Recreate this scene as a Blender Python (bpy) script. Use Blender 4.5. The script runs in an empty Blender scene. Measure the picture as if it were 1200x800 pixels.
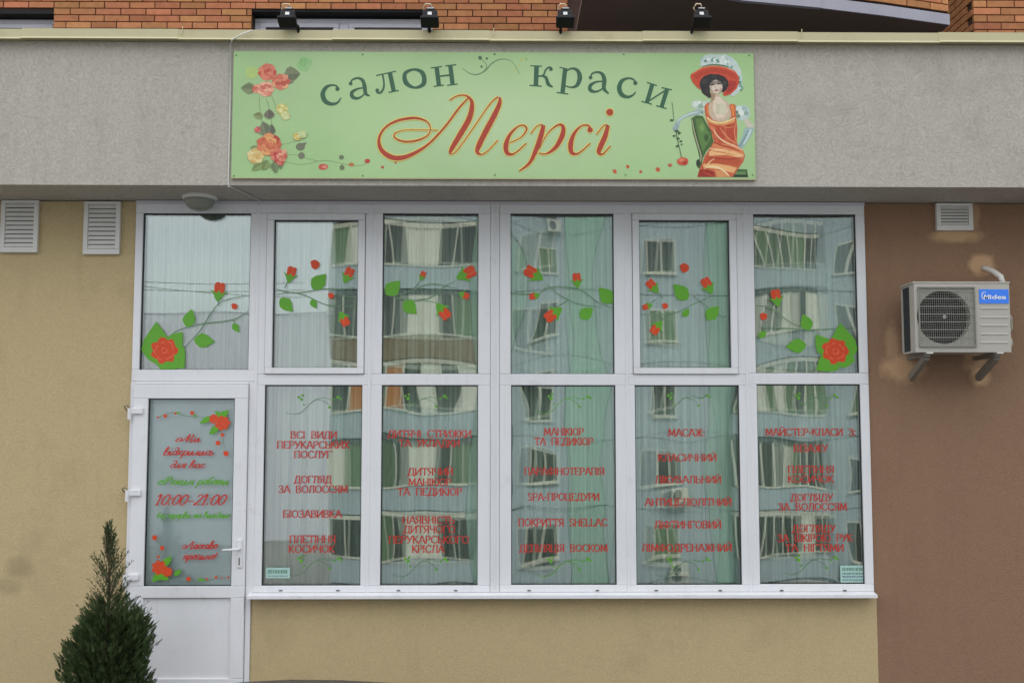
import bpy, bmesh, math, random
from mathutils import Vector, Matrix
from mathutils.geometry import tessellate_polygon

random.seed(7)
scene = bpy.context.scene
COL = scene.collection

# ------------------------------------------------------------------ camera, sky, sun, exposure
FOC, PIT, YAW, CAMH, CAMD = 1300.0, math.radians(4.7), math.radians(0.7), 1.78, 8.0
cam_data = bpy.data.cameras.new("camera")
cam_data.sensor_width = 36.0
cam_data.lens = 36.0 * FOC / 1200.0
cam_data.clip_start = 0.05
cam_data.clip_end = 3000
cam = bpy.data.objects.new("camera", cam_data)
COL.objects.link(cam)
cam.location = (0, -CAMD, CAMH)
cam.rotation_euler = (math.radians(90) + PIT, 0, -YAW)
scene.camera = cam

world = bpy.data.worlds.new("World")
scene.world = world
world.use_nodes = True
wn = world.node_tree
wn.nodes.clear()
w_out = wn.nodes.new("ShaderNodeOutputWorld")
w_bg = wn.nodes.new("ShaderNodeBackground")
w_bg2 = wn.nodes.new("ShaderNodeBackground")
w_mix = wn.nodes.new("ShaderNodeMixShader")
w_sky = wn.nodes.new("ShaderNodeTexSky")
w_sky.sky_type = 'NISHITA'
w_sky.sun_disc = False
SUN_EL, SUN_AZ = math.radians(46), math.radians(20)   # azimuth clockwise from +Y
w_sky.sun_elevation = SUN_EL
w_sky.sun_rotation = SUN_AZ
w_bg.inputs[1].default_value = 0.10
w_tc = wn.nodes.new("ShaderNodeTexCoord")
w_map = wn.nodes.new("ShaderNodeMapping")
w_map.inputs[3].default_value = (1.0, 1.0, 3.2)
w_noi = wn.nodes.new("ShaderNodeTexNoise")
w_noi.inputs['Scale'].default_value = 2.2
w_noi.inputs['Detail'].default_value = 6
w_ramp = wn.nodes.new("ShaderNodeValToRGB")
w_ramp.color_ramp.elements[0].position = 0.3
w_ramp.color_ramp.elements[0].color = (0.64, 0.66, 0.69, 1)
w_ramp.color_ramp.elements[1].position = 0.72
w_ramp.color_ramp.elements[1].color = (0.95, 0.95, 0.95, 1)
# brightness of an overcast sky: (1 + 2 sin elevation) / 3 of the zenith, even below the horizon
w_sep = wn.nodes.new("ShaderNodeSeparateXYZ")
w_max = wn.nodes.new("ShaderNodeMath"); w_max.operation = 'MAXIMUM'; w_max.inputs[1].default_value = 0.0
w_lum = wn.nodes.new("ShaderNodeMath"); w_lum.operation = 'MULTIPLY_ADD'; w_lum.inputs[1].default_value = 1.06; w_lum.inputs[2].default_value = 0.53
wn.links.new(w_tc.outputs['Generated'], w_sep.inputs[0])
wn.links.new(w_sep.outputs['Z'], w_max.inputs[0])
wn.links.new(w_max.outputs[0], w_lum.inputs[0])
wn.links.new(w_lum.outputs[0], w_bg2.inputs[1])
w_mix.inputs[0].default_value = 0.86
wn.links.new(w_tc.outputs['Generated'], w_map.inputs[0])
wn.links.new(w_map.outputs[0], w_noi.inputs['Vector'])
wn.links.new(w_noi.outputs['Fac'], w_ramp.inputs[0])
wn.links.new(w_ramp.outputs[0], w_bg2.inputs[0])
wn.links.new(w_sky.outputs[0], w_bg.inputs[0])
wn.links.new(w_bg.outputs[0], w_mix.inputs[1])
wn.links.new(w_bg2.outputs[0], w_mix.inputs[2])
wn.links.new(w_mix.outputs[0], w_out.inputs[0])

sun_d = bpy.data.lights.new("sun", 'SUN')
sun_d.energy = 0.9
sun_d.angle = math.radians(14)
sun_d.color = (1.0, 0.97, 0.92)
sun = bpy.data.objects.new("sun", sun_d)
COL.objects.link(sun)
_d = Vector((math.sin(SUN_AZ) * math.cos(SUN_EL), math.cos(SUN_AZ) * math.cos(SUN_EL), math.sin(SUN_EL)))
sun.rotation_euler = _d.to_track_quat('Z', 'Y').to_euler()
sun.location = (8, 25, 30)

scene.view_settings.view_transform = 'Standard'
scene.view_settings.look = 'None'
scene.view_settings.gamma = 1.0
scene.view_settings.exposure = 1.06
scene.view_settings.use_curve_mapping = False
scene.render.engine = 'CYCLES'
scene.cycles.max_bounces = 8
scene.cycles.glossy_bounces = 4
scene.cycles.transparent_max_bounces = 12
scene.cycles.use_denoising = True

# ------------------------------------------------------------------ helpers
_cp, _sp, _cy, _sy = math.cos(PIT), math.sin(PIT), math.cos(YAW), math.sin(YAW)


def at(px, py, Y=0.0):
    """a measured point of the photograph (1200 x 800) taken to the plane y = Y"""
    dx = (px - 600) / FOC
    dz = (400 - py) / FOC
    fy = _cp - dz * _sp
    fz = _sp + dz * _cp
    vx = dx * _cy + fy * _sy
    vy = -dx * _sy + fy * _cy
    t = (CAMD + Y) / vy
    return Vector((vx * t, Y, CAMH + fz * t))


def lin(c):
    return tuple(((v / 255) / 12.92 if v <= 10 else ((v / 255 + 0.055) / 1.055) ** 2.4) for v in c)


def tag(o, label=None, cat=None, group=None, kind=None):
    if label: o['label'] = label
    if cat: o['category'] = cat
    if group: o['group'] = group
    if kind: o['kind'] = kind
    return o


def thing(name, loc, label, cat, group=None):
    o = bpy.data.objects.new(name, None)
    o.empty_display_size = 0.1
    COL.objects.link(o)
    o.location = loc
    tag(o, label, cat, group)
    return o


def worg(o):
    v = Vector((0, 0, 0))
    while o is not None:
        v = v + Vector(o.location)
        o = o.parent
    return v


LSTEP = 0.000012     # every printed shape lies a hair above the one below


class MB:
    """collects shapes (world coordinates) and links them as one mesh object"""
    def __init__(self):
        self.v, self.f, self.m, self.c = [], [], [], []
        self.k = 0

    def add(self, vs, fs, mi=0, col=None):
        n = len(self.v)
        self.v.extend([tuple(p) for p in vs])
        for f in fs:
            self.f.append([i + n for i in f])
            self.m.append(mi)
            self.c.append(col)
        return self

    def box(self, x0, x1, y0, y1, z0, z1, mi=0):
        vs = [(x, y, z) for z in (z0, z1) for y in (y0, y1) for x in (x0, x1)]
        return self.add(vs, [(0, 2, 3, 1), (4, 5, 7, 6), (0, 1, 5, 4), (2, 6, 7, 3), (0, 4, 6, 2), (1, 3, 7, 5)], mi)

    def obox(self, c, ax, ay, az, mi=0):
        """box about c with half axis vectors"""
        c, ax, ay, az = Vector(c), Vector(ax), Vector(ay), Vector(az)
        vs = [c + sx * ax + sy * ay + sz * az for sz in (-1, 1) for sy in (-1, 1) for sx in (-1, 1)]
        return self.add(vs, [(0, 2, 3, 1), (4, 5, 7, 6), (0, 1, 5, 4), (2, 6, 7, 3), (0, 4, 6, 2), (1, 3, 7, 5)], mi)

    def prism(self, pts, axis, a, b, mi=0):
        """closed outline pts (2d) extruded along axis ('x','y','z') from a to b"""
        def p3(p, t):
            if axis == 'x': return (t, p[0], p[1])
            if axis == 'y': return (p[0], t, p[1])
            return (p[0], p[1], t)
        n = len(pts)
        vs = [p3(p, a) for p in pts] + [p3(p, b) for p in pts]
        fs = [[i, (i + 1) % n, n + (i + 1) % n, n + i] for i in range(n)]
        tri = tessellate_polygon([[Vector((p[0], p[1], 0)) for p in pts]])
        fs += [list(t) for t in tri] + [[i + n for i in t] for t in tri]
        return self.add(vs, fs, mi)

    def tube(self, pts, r, n=8, mi=0, caps=True):
        pts = [Vector(p) for p in pts]
        rs = r if isinstance(r, (list, tuple)) else [r] * len(pts)
        vs, fs = [], []
        up = Vector((0.13, 0.21, 1)).normalized()
        for i, p in enumerate(pts):
            t = (pts[min(i + 1, len(pts) - 1)] - pts[max(i - 1, 0)]).normalized()
            a = t.cross(up)
            if a.length < 1e-3: a = t.cross(Vector((1, 0, 0)))
            a.normalize(); b = t.cross(a)
            for k in range(n):
                w = 2 * math.pi * k / n
                vs.append(p + (a * math.cos(w) + b * math.sin(w)) * rs[i])
        for i in range(len(pts) - 1):
            for k in range(n):
                k2 = (k + 1) % n
                fs.append([i * n + k, i * n + k2, (i + 1) * n + k2, (i + 1) * n + k])
        if caps:
            fs.append(list(range(n))[::-1]); fs.append([(len(pts) - 1) * n + k for k in range(n)])
        return self.add(vs, fs, mi)

    def lathe(self, c, prof, axis='z', n=24, mi=0):
        """prof: list of (radius, offset along axis)"""
        c = Vector(c)
        A = {'z': (Vector((1, 0, 0)), Vector((0, 1, 0)), Vector((0, 0, 1))),
             'y': (Vector((1, 0, 0)), Vector((0, 0, 1)), Vector((0, 1, 0))),
             'x': (Vector((0, 1, 0)), Vector((0, 0, 1)), Vector((1, 0, 0)))}[axis]
        vs, fs = [], []
        for r, h in prof:
            for k in range(n):
                w = 2 * math.pi * k / n
                vs.append(c + A[0] * (r * math.cos(w)) + A[1] * (r * math.sin(w)) + A[2] * h)
        for i in range(len(prof) - 1):
            for k in range(n):
                k2 = (k + 1) % n
                fs.append([i * n + k, i * n + k2, (i + 1) * n + k2, (i + 1) * n + k])
        fs.append(list(range(n))); fs.append([(len(prof) - 1) * n + k for k in range(n)])
        return self.add(vs, fs, mi)

    # ---- flat print / vinyl in a vertical plane y = Y (2d points are x, z)
    def poly(self, pts, Y, col=None, mi=0):
        self.k += 1; Y -= self.k * LSTEP
        pts = [(p[0], p[1]) for p in pts]
        vs = [(p[0], Y, p[1]) for p in pts]
        tri = tessellate_polygon([[Vector((p[0], p[1], 0)) for p in pts]])
        return self.add(vs, [list(t) for t in tri], mi, col)

    def ribbon(self, pts, ws, Y, col=None, mi=0, smooth=True, closed=False):
        self.k += 1; Y -= self.k * LSTEP
        pts = [Vector((p[0], p[1])) for p in pts]
        if not isinstance(ws, (list, tuple)): ws = [ws] * len(pts)
        if len(ws) != len(pts):
            k = len(ws)
            ws = [ws[min(int(i * (k - 1) / (len(pts) - 1) + 0.5), k - 1)] for i in range(len(pts))]
        if smooth and len(pts) > 2:
            P, W = [], []
            n = len(pts)
            rng = n if closed else n - 1
            for i in range(rng):
                g = (lambda j: j % n) if closed else (lambda j: max(0, min(n - 1, j)))
                p0, p1, p2, p3 = pts[g(i - 1)], pts[g(i)], pts[g(i + 1)], pts[g(i + 2)]
                for s in range(5):
                    t = s / 5
                    P.append(0.5 * ((2 * p1) + (p2 - p0) * t + (2 * p0 - 5 * p1 + 4 * p2 - p3) * t * t + (3 * p1 - p0 - 3 * p2 + p3) * t ** 3))
                    W.append(ws[g(i)] * (1 - t) + ws[g(i + 1)] * t)
            if not closed:
                P.append(pts[-1]); W.append(ws[-1])
            pts, ws = P, W
        vs, fs = [], []
        n = len(pts)
        for i in range(n):
            if closed: a, b = pts[(i - 1) % n], pts[(i + 1) % n]
            else: a, b = pts[max(0, i - 1)], pts[min(n - 1, i + 1)]
            t = (b - a)
            if t.length < 1e-9: t = Vector((1, 0))
            t.normalize()
            nn = Vector((-t.y, t.x)) * ws[i] / 2
            for q in (pts[i] + nn, pts[i] - nn): vs.append((q.x, Y - i * 1.5e-6, q.y))
        for i in range(n if closed else n - 1):
            j = (i + 1) % n
            fs.append([2 * i, 2 * i + 1, 2 * j + 1, 2 * j])
        return self.add(vs, fs, mi, col)

    def disc(self, c, r, Y, col=None, n=12, mi=0, ry=None, jit=0.0, rnd=random):
        ry = ry or r
        pts = []
        for k in range(n):
            w = 2 * math.pi * k / n
            q = 1 + jit * (rnd.random() - 0.5) * 2
            pts.append((c[0] + r * q * math.cos(w), c[1] + ry * q * math.sin(w)))
        return self.poly(pts, Y, col, mi)

    def build(self, name, mats, parent=None, smooth=False, bevel=0, label=None):
        me = bpy.data.meshes.new(name)
        o0 = worg(parent) if parent is not None else Vector((0, 0, 0))
        me.from_pydata([(p[0] - o0.x, p[1] - o0.y, p[2] - o0.z) for p in self.v], [], self.f)
        if not isinstance(mats, (list, tuple)): mats = [mats]
        for m in mats: me.materials.append(m)
        if len(mats) > 1: me.polygons.foreach_set('material_index', self.m)
        if any(c is not None for c in self.c):
            at_ = me.color_attributes.new('Col', 'FLOAT_COLOR', 'CORNER')
            buf = []
            for f, c in zip(self.f, self.c):
                c = lin(c) if c is not None else (1, 1, 1)
                buf.extend([c[0], c[1], c[2], 1.0] * len(f))
            at_.data.foreach_set('color', buf)
        if smooth: me.polygons.foreach_set('use_smooth', [True] * len(me.polygons))
        me.update()
        o = bpy.data.objects.new(name, me)
        COL.objects.link(o)
        if parent is not None: o.parent = parent
        if bevel:
            b = o.modifiers.new('bevel', 'BEVEL')
            b.width = bevel; b.segments = 2; b.limit_method = 'ANGLE'; b.angle_limit = math.radians(40)
        if label: o['label'] = label
        return o


def recalc(o):
    bm = bmesh.new(); bm.from_mesh(o.data)
    bmesh.ops.recalc_face_normals(bm, faces=bm.faces)
    bm.to_mesh(o.data); bm.free()
    return o


def copy_tree(o, parent=None):
    c = o.copy(); COL.objects.link(c)
    if parent is not None: c.parent = parent
    for ch in list(o.children): copy_tree(ch, c)
    return c


# ------------------------------------------------------------------ materials
def mat(name, col, rough=0.7, metal=0.0, var=0.0, vscale=3.0, bump=0.0, bscale=200.0, spec=0.5, col2=None, objrand=0.0, stretch=(1, 1, 1), grime=None, dist=0.0):
    m = bpy.data.materials.new(name); m.use_nodes = True
    nt = m.node_tree; N = nt.nodes; L = nt.links
    b = N['Principled BSDF']
    b.inputs['Roughness'].default_value = rough
    b.inputs['Metallic'].default_value = metal
    b.inputs['Specular IOR Level'].default_value = spec
    tc = N.new('ShaderNodeTexCoord')
    geo = N.new('ShaderNodeNewGeometry')
    mp = N.new('ShaderNodeMapping'); mp.inputs[3].default_value = stretch
    L.new(geo.outputs['Position'], mp.inputs[0])
    base = None
    rgb = N.new('ShaderNodeRGB'); rgb.outputs[0].default_value = (*col, 1)
    base = rgb.outputs[0]
    if var or col2:
        n = N.new('ShaderNodeTexNoise'); n.inputs['Scale'].default_value = vscale; n.inputs['Detail'].default_value = 8; n.inputs['Roughness'].default_value = 0.62; n.inputs['Distortion'].default_value = dist
        L.new(mp.outputs[0], n.inputs['Vector'])
        mr = N.new('ShaderNodeMapRange'); mr.inputs[1].default_value = 0.3; mr.inputs[2].default_value = 0.7
        L.new(n.outputs['Fac'], mr.inputs[0])
        mx = N.new('ShaderNodeMix'); mx.data_type = 'RGBA'
        L.new(mr.outputs[0], mx.inputs['Factor'])
        c2 = col2 if col2 else tuple(v * (1 - var) for v in col)
        c1 = col if col2 else tuple(v * (1 + var) for v in col)
        mx.inputs['A'].default_value = (*c1, 1); mx.inputs['B'].default_value = (*c2, 1)
        base = mx.outputs['Result']
    if objrand:
        oi = N.new('ShaderNodeObjectInfo')
        hsv = N.new('ShaderNodeHueSaturation')
        mr2 = N.new('ShaderNodeMapRange'); mr2.inputs[3].default_value = 1 - objrand; mr2.inputs[4].default_value = 1 + objrand
        L.new(oi.outputs['Random'], mr2.inputs[0]); L.new(mr2.outputs[0], hsv.inputs['Value'])
        mr3 = N.new('ShaderNodeMapRange'); mr3.inputs[3].default_value = 0.5 - objrand * 0.05; mr3.inputs[4].default_value = 0.5 + objrand * 0.05
        mu = N.new('ShaderNodeMath'); mu.operation = 'FRACT'; mm = N.new('ShaderNodeMath'); mm.operation = 'MULTIPLY'; mm.inputs[1].default_value = 7.31
        L.new(oi.outputs['Random'], mm.inputs[0]); L.new(mm.outputs[0], mu.inputs[0]); L.new(mu.outputs[0], mr3.inputs[0]); L.new(mr3.outputs[0], hsv.inputs['Hue'])
        L.new(base, hsv.inputs['Color']); base = hsv.outputs[0]
    if grime:
        g = N.new('ShaderNodeTexNoise'); g.inputs['Scale'].default_value = grime[1]; g.inputs['Detail'].default_value = 9
        g.inputs['Roughness'].default_value = 0.7
        L.new(mp.outputs[0], g.inputs['Vector'])
        gr = N.new('ShaderNodeMapRange'); gr.inputs[1].default_value = grime[2]; gr.inputs[2].default_value = grime[2] + 0.16; gr.inputs[4].default_value = grime[3]
        L.new(g.outputs['Fac'], gr.inputs[0])
        mx = N.new('ShaderNodeMix'); mx.data_type = 'RGBA'
        L.new(gr.outputs[0], mx.inputs['Factor']); L.new(base, mx.inputs['A']); mx.inputs['B'].default_value = (*grime[0], 1)
        base = mx.outputs['Result']
    L.new(base, b.inputs['Base Color'])
    if bump:
        n = N.new('ShaderNodeTexNoise'); n.inputs['Scale'].default_value = bscale; n.inputs['Detail'].default_value = 5
        L.new(geo.outputs['Position'], n.inputs['Vector'])
        bp = N.new('ShaderNodeBump'); bp.inputs['Strength'].default_value = bump; bp.inputs['Distance'].default_value = 0.004
        L.new(n.outputs['Fac'], bp.inputs['Height']); L.new(bp.outputs[0], b.inputs['Normal'])
    m['base'] = 0
    return m


def add_patches(m, col, spots, edge=0.35, nscale=14.0):
    """blotches of another colour with ragged edges at (x, z, rx, rz, amount)"""
    nt = m.node_tree; N = nt.nodes; L = nt.links
    b = N['Principled BSDF']
    src = b.inputs['Base Color'].links[0].from_socket
    geo = N.new('ShaderNodeNewGeometry')
    nz = N.new('ShaderNodeTexNoise'); nz.inputs['Scale'].default_value = nscale; nz.inputs['Detail'].default_value = 7
    L.new(geo.outputs['Position'], nz.inputs['Vector'])
    acc = None
    for x, z, rx, rz, amt in spots:
        mp = N.new('ShaderNodeVectorMath'); mp.operation = 'SUBTRACT'; mp.inputs[1].default_value = (x, 0, z)
        sc = N.new('ShaderNodeVectorMath'); sc.operation = 'MULTIPLY'; sc.inputs[1].default_value = (1 / rx, 0, 1 / rz)
        ln = N.new('ShaderNodeVectorMath'); ln.operation = 'LENGTH'
        L.new(geo.outputs['Position'], mp.inputs[0]); L.new(mp.outputs[0], sc.inputs[0]); L.new(sc.outputs[0], ln.inputs[0])
        ad = N.new('ShaderNodeMath'); ad.operation = 'MULTIPLY_ADD'; ad.inputs[1].default_value = 1.3
        L.new(nz.outputs['Fac'], ad.inputs[0]); L.new(ln.outputs['Value'], ad.inputs[2])
        mr = N.new('ShaderNodeMapRange'); mr.inputs[1].default_value = 1.65 - edge; mr.inputs[2].default_value = 1.65 + edge
        mr.inputs[3].default_value = amt; mr.inputs[4].default_value = 0
        L.new(ad.outputs[0], mr.inputs[0])
        if acc is None: acc = mr.outputs[0]
        else:
            mxx = N.new('ShaderNodeMath'); mxx.operation = 'MAXIMUM'
            L.new(acc, mxx.inputs[0]); L.new(mr.outputs[0], mxx.inputs[1]); acc = mxx.outputs[0]
    mx = N.new('ShaderNodeMix'); mx.data_type = 'RGBA'
    L.new(acc, mx.inputs['Factor']); L.new(src, mx.inputs['A']); mx.inputs['B'].default_value = (*col, 1)
    L.new(mx.outputs['Result'], b.inputs['Base Color'])


def add_streaks(m, col, amt, sx=5.0, sz=0.35, thr=0.5):
    """faint vertical run-off stains"""
    nt = m.node_tree; N = nt.nodes; L = nt.links
    b = N['Principled BSDF']; src = b.inputs['Base Color'].links[0].from_socket
    geo = N.new('ShaderNodeNewGeometry'); mp = N.new('ShaderNodeMapping'); mp.inputs[3].default_value = (sx, sx, sz)
    n = N.new('ShaderNodeTexNoise'); n.inputs['Scale'].default_value = 1.0; n.inputs['Detail'].default_value = 9; n.inputs['Roughness'].default_value = 0.68
    L.new(geo.outputs['Position'], mp.inputs[0]); L.new(mp.outputs[0], n.inputs['Vector'])
    mr = N.new('ShaderNodeMapRange'); mr.inputs[1].default_value = thr; mr.inputs[2].default_value = thr + .2; mr.inputs[4].default_value = amt
    L.new(n.outputs['Fac'], mr.inputs[0])
    mx = N.new('ShaderNodeMix'); mx.data_type = 'RGBA'
    L.new(mr.outputs[0], mx.inputs['Factor']); L.new(src, mx.inputs['A']); mx.inputs['B'].default_value = (*col, 1)
    L.new(mx.outputs['Result'], b.inputs['Base Color'])


def print_mat(name, rough=0.45, mottled=0.04):
    m = mat(name, (1, 1, 1), rough)
    nt = m.node_tree; N = nt.nodes; L = nt.links
    a = N.new('ShaderNodeAttribute'); a.attribute_name = 'Col'
    n = N.new('ShaderNodeTexNoise'); n.inputs['Scale'].default_value = 70; n.inputs['Detail'].default_value = 4
    geo = N.new('ShaderNodeNewGeometry'); L.new(geo.outputs['Position'], n.inputs['Vector'])
    mr = N.new('ShaderNodeMapRange'); mr.inputs[3].default_value = 1 - mottled * 4; mr.inputs[4].default_value = 1 + mottled * 4
    L.new(n.outputs['Fac'], mr.inputs[0])
    h = N.new('ShaderNodeHueSaturation'); L.new(mr.outputs[0], h.inputs['Value']); L.new(a.outputs['Color'], h.inputs['Color'])
    L.new(h.outputs[0], N['Principled BSDF'].inputs['Base Color'])
    return m


def glass_mat(name, refl=0.28, tint=(0.93, 0.97, 0.95), bump=0.0, bscale=1.4, seed=0.0, base=0.12, ripple=0.0):
    m = bpy.data.materials.new(name); m.use_nodes = True
    nt = m.node_tree; N = nt.nodes; L = nt.links
    N.remove(N['Principled BSDF'])
    out = N['Material Output']
    tr = N.new('ShaderNodeBsdfTransparent'); tr.inputs[0].default_value = (*tint, 1)
    gl = N.new('ShaderNodeBsdfGlossy'); gl.inputs['Roughness'].default_value = 0.0; gl.inputs[0].default_value = (0.95, 1.0, 0.97, 1)
    fr = N.new('ShaderNodeFresnel'); fr.inputs[0].default_value = 1.5
    ad = N.new('ShaderNodeMath'); ad.operation = 'ADD'; ad.inputs[1].default_value = refl; ad.use_clamp = True
    mx = N.new('ShaderNodeMixShader')
    L.new(fr.outputs[0], ad.inputs[0]); L.new(ad.outputs[0], mx.inputs[0])
    L.new(tr.outputs[0], mx.inputs[1]); L.new(gl.outputs[0], mx.inputs[2]); L.new(mx.outputs[0], out.inputs[0])
    if bump:
        geo = N.new('ShaderNodeNewGeometry')
        mp = N.new('ShaderNodeMapping'); mp.inputs[1].default_value = (seed, 0, seed * 0.7)
        L.new(geo.outputs['Position'], mp.inputs[0])
        n = N.new('ShaderNodeTexNoise'); n.inputs['Scale'].default_value = bscale; n.inputs['Detail'].default_value = 1.2
        L.new(mp.outputs[0], n.inputs['Vector'])
        bp = N.new('ShaderNodeBump'); bp.inputs['Strength'].default_value = 1.0; bp.inputs['Distance'].default_value = bump
        L.new(n.outputs['Fac'], bp.inputs['Height']); L.new(bp.outputs[0], gl.inputs['Normal'])
    return m


M = {}
M['stucco_beige'] = mat('beige_stucco', lin((196, 176, 136)), 0.95, var=0.08, vscale=75, bump=0.8, bscale=130, spec=0.1,
                        grime=(lin((168, 150, 118)), 1.7, 0.54, 0.4))
add_patches(M['stucco_beige'], lin((104, 94, 78)), [(-3.40, 0.82, 0.09, 0.07, 0.35), (-3.47, 0.70, 0.10, 0.06, 0.25), (3.4, 0.5, .2, .2, 0.0)], 0.5, 9)
M['stucco_brown'] = mat('brown_stucco', lin((147, 117, 95)), 0.95, var=0.09, vscale=75, bump=0.8, bscale=130, spec=0.1,
                        grime=(lin((128, 100, 80)), 1.2, 0.55, 0.35))
M['stucco_grey'] = mat('grey_scratched_stucco', lin((184, 178, 168)), 0.95, var=0.19, vscale=13, dist=4.5, bump=1.0, bscale=110, spec=0.1,
                       grime=(lin((146, 138, 132)), 1.4, 0.55, 0.4))
add_streaks(M['stucco_grey'], lin((120, 108, 104)), 0.13)
add_streaks(M['stucco_beige'], lin((140, 126, 102)), 0.15, 4.0, .5, .54)
add_streaks(M['stucco_brown'], lin((104, 82, 68)), 0.12, 4.0, .5, .52)
M['pvc'] = mat('white_plastic_frame', lin((230, 230, 233)), 0.32, var=0.03, vscale=2.5, spec=0.45, grime=(lin((176, 172, 168)), 6.0, 0.58, 0.3))
add_streaks(M['pvc'], lin((168, 164, 160)), 0.22, 14.0, 1.2, .54)
M['pvc_dull'] = mat('weathered_white_plastic', lin((206, 204, 212)), 0.5, var=0.04, vscale=4)
M['seal'] = mat('black_rubber_seal', (0.012, 0.012, 0.012), 0.6)
M['flash'] = mat('cream_painted_metal', lin((188, 180, 142)), 0.45, var=0.05, vscale=3, grime=(lin((150, 138, 100)), 2.2, 0.57, 0.5))
M['brick'] = mat('orange_brick', lin((186, 126, 88)), 0.9, var=0.14, vscale=14, grime=(lin((120, 84, 66)), 9.0, .60, .6), bump=0.4, bscale=90, objrand=0.2, spec=0.15)
M['mortar'] = mat('dark_mortar', lin((72, 52, 44)), 0.95, var=0.15, vscale=20, bump=0.5, bscale=150)
M['dark_soffit'] = mat('dark_brown_render', lin((118, 102, 90)), 0.9, var=0.06, vscale=2, bump=0.2)
M['slab'] = mat('pale_lavender_concrete', lin((172, 170, 182)), 0.85, var=0.06, vscale=3, bump=0.3)
M['black'] = mat('black_plastic', (0.007, 0.007, 0.009), 0.6, spec=.25)
M['sticker'] = mat('white_sticker', (0.75, 0.75, 0.75), 0.5)
M['cable'] = mat('off_white_cable', lin((215, 212, 205)), 0.5)
M['tan_cable'] = mat('cream_cable', lin((225, 200, 170)), 0.5)
M['vent'] = mat('off_white_vent_plastic', lin((222, 220, 216)), 0.5, var=0.04, vscale=6)
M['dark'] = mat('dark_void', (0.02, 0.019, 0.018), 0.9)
M['ac'] = mat('ac_grey_paint', lin((178, 174, 164)), 0.45, var=0.035, vscale=5)
M['ac_dark'] = mat('ac_coil', lin((38, 48, 52)), 0.6)
M['ac_line'] = mat('ac_pale_grey', lin((205, 202, 196)), 0.5)  # paler grey of the unit's feet
M['wire'] = mat('grille_wire', lin((140, 138, 130)), 0.45)
M['bracket'] = mat('bracket_steel', lin((128, 122, 112)), 0.6)
M['blue'] = mat('blue_badge', lin((62, 132, 245)), 0.4)
M['white'] = mat('white_print', (0.85, 0.85, 0.87), 0.5)
M['vred'] = mat('red_vinyl', lin((216, 70, 24)), 0.45, var=0.03, vscale=30)
M['vtxt'] = mat('brick_red_vinyl_lettering', lin((196, 50, 40)), 0.5)
M['vgreen'] = mat('green_vinyl', lin((96, 168, 40)), 0.45, var=0.03, vscale=30)
M['vlime'] = mat('lime_vinyl', lin((122, 205, 52)), 0.45)
M['vstem'] = mat('dull_green_vinyl', lin((104, 140, 104)), 0.5)
M['print'] = print_mat('printed_artwork')
M['board'] = mat('pale_green_printed_board', lin((168, 206, 142)), 0.38, col2=lin((164, 194, 142)), vscale=1.3, spec=0.35)
add_patches(M['board'], lin((198, 220, 172)), [(0.15, 3.93, 1.15, 0.34, 0.75), (-0.9, 4.2, .5, .2, .35)], 0.75, 1.5)
M['room'] = mat('interior_plaster', (0.10, 0.105, 0.10), 0.9)
M['blind'] = None
M['lamp_glass'] = mat('grey_lamp_bowl', lin((140, 142, 130)), 0.25)
M['asphalt'] = mat('asphalt', (0.10, 0.10, 0.10), 0.9, var=0.2, vscale=8, bump=0.6, bscale=60)
M['grass'] = mat('pale_paving', (0.22, 0.215, 0.20), 0.95, var=0.3, vscale=3)
M['stone'] = mat('step_concrete', (0.28, 0.27, 0.25), 0.9, var=0.1)


def blind_mat():
    m = bpy.data.materials.new('pale_green_blind_fabric'); m.use_nodes = True
    nt = m.node_tree; N = nt.nodes; L = nt.links
    b = N['Principled BSDF']; b.inputs['Roughness'].default_value = 0.9
    geo = N.new('ShaderNodeNewGeometry'); mp = N.new('ShaderNodeMapping'); mp.inputs[3].default_value = (42, 0.0, 0.35)
    n = N.new('ShaderNodeTexNoise'); n.inputs['Scale'].default_value = 1; n.inputs['Detail'].default_value = 4
    L.new(geo.outputs['Position'], mp.inputs[0]); L.new(mp.outputs[0], n.inputs['Vector'])
    r = N.new('ShaderNodeValToRGB')
    r.color_ramp.elements[0].position = 0.32; r.color_ramp.elements[0].color = (*lin((130, 152, 140)), 1)
    r.color_ramp.elements[1].position = 0.68; r.color_ramp.elements[1].color = (*lin((238, 246, 238)), 1)
    L.new(n.outputs['Fac'], r.inputs[0]); L.new(r.outputs[0], b.inputs['Base Color'])
    return m


M['blind'] = blind_mat()

GZ = -1.04      # street level in front of the shop

# ------------------------------------------------------------------ setting: ground
g = MB()
ys = [600, 40, 6, 0, -6, -12.5, -14, -17, -20, -24, -60, -600]
zs = [GZ, GZ, GZ, GZ, GZ, GZ, GZ - 0.7, -4.0, -6.2, -6.8, -6.8, -6.8]
xs = [-600, -60, -20, -6, 6, 20, 60, 600]
vs = [(x, y, z) for y, z in zip(ys, zs) for x in xs]
nx = len(xs)
fs = [(j * nx + i, j * nx + i + 1, (j + 1) * nx + i + 1, (j + 1) * nx + i) for j in range(len(ys) - 1) for i in range(nx - 1)]
g.add(vs, fs)
tag(g.build('ground', M['grass']), kind='structure')
g = MB(); g.box(-30, 30, -9.0, -0.02, GZ - 0.3, GZ + 0.004)
tag(g.build('pavement', M['asphalt']), kind='structure')
g = MB(); g.box(-120, 120, -34.0, -27.0, -7.0, -6.79)
tag(g.build('road', M['asphalt']), kind='structure')

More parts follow.
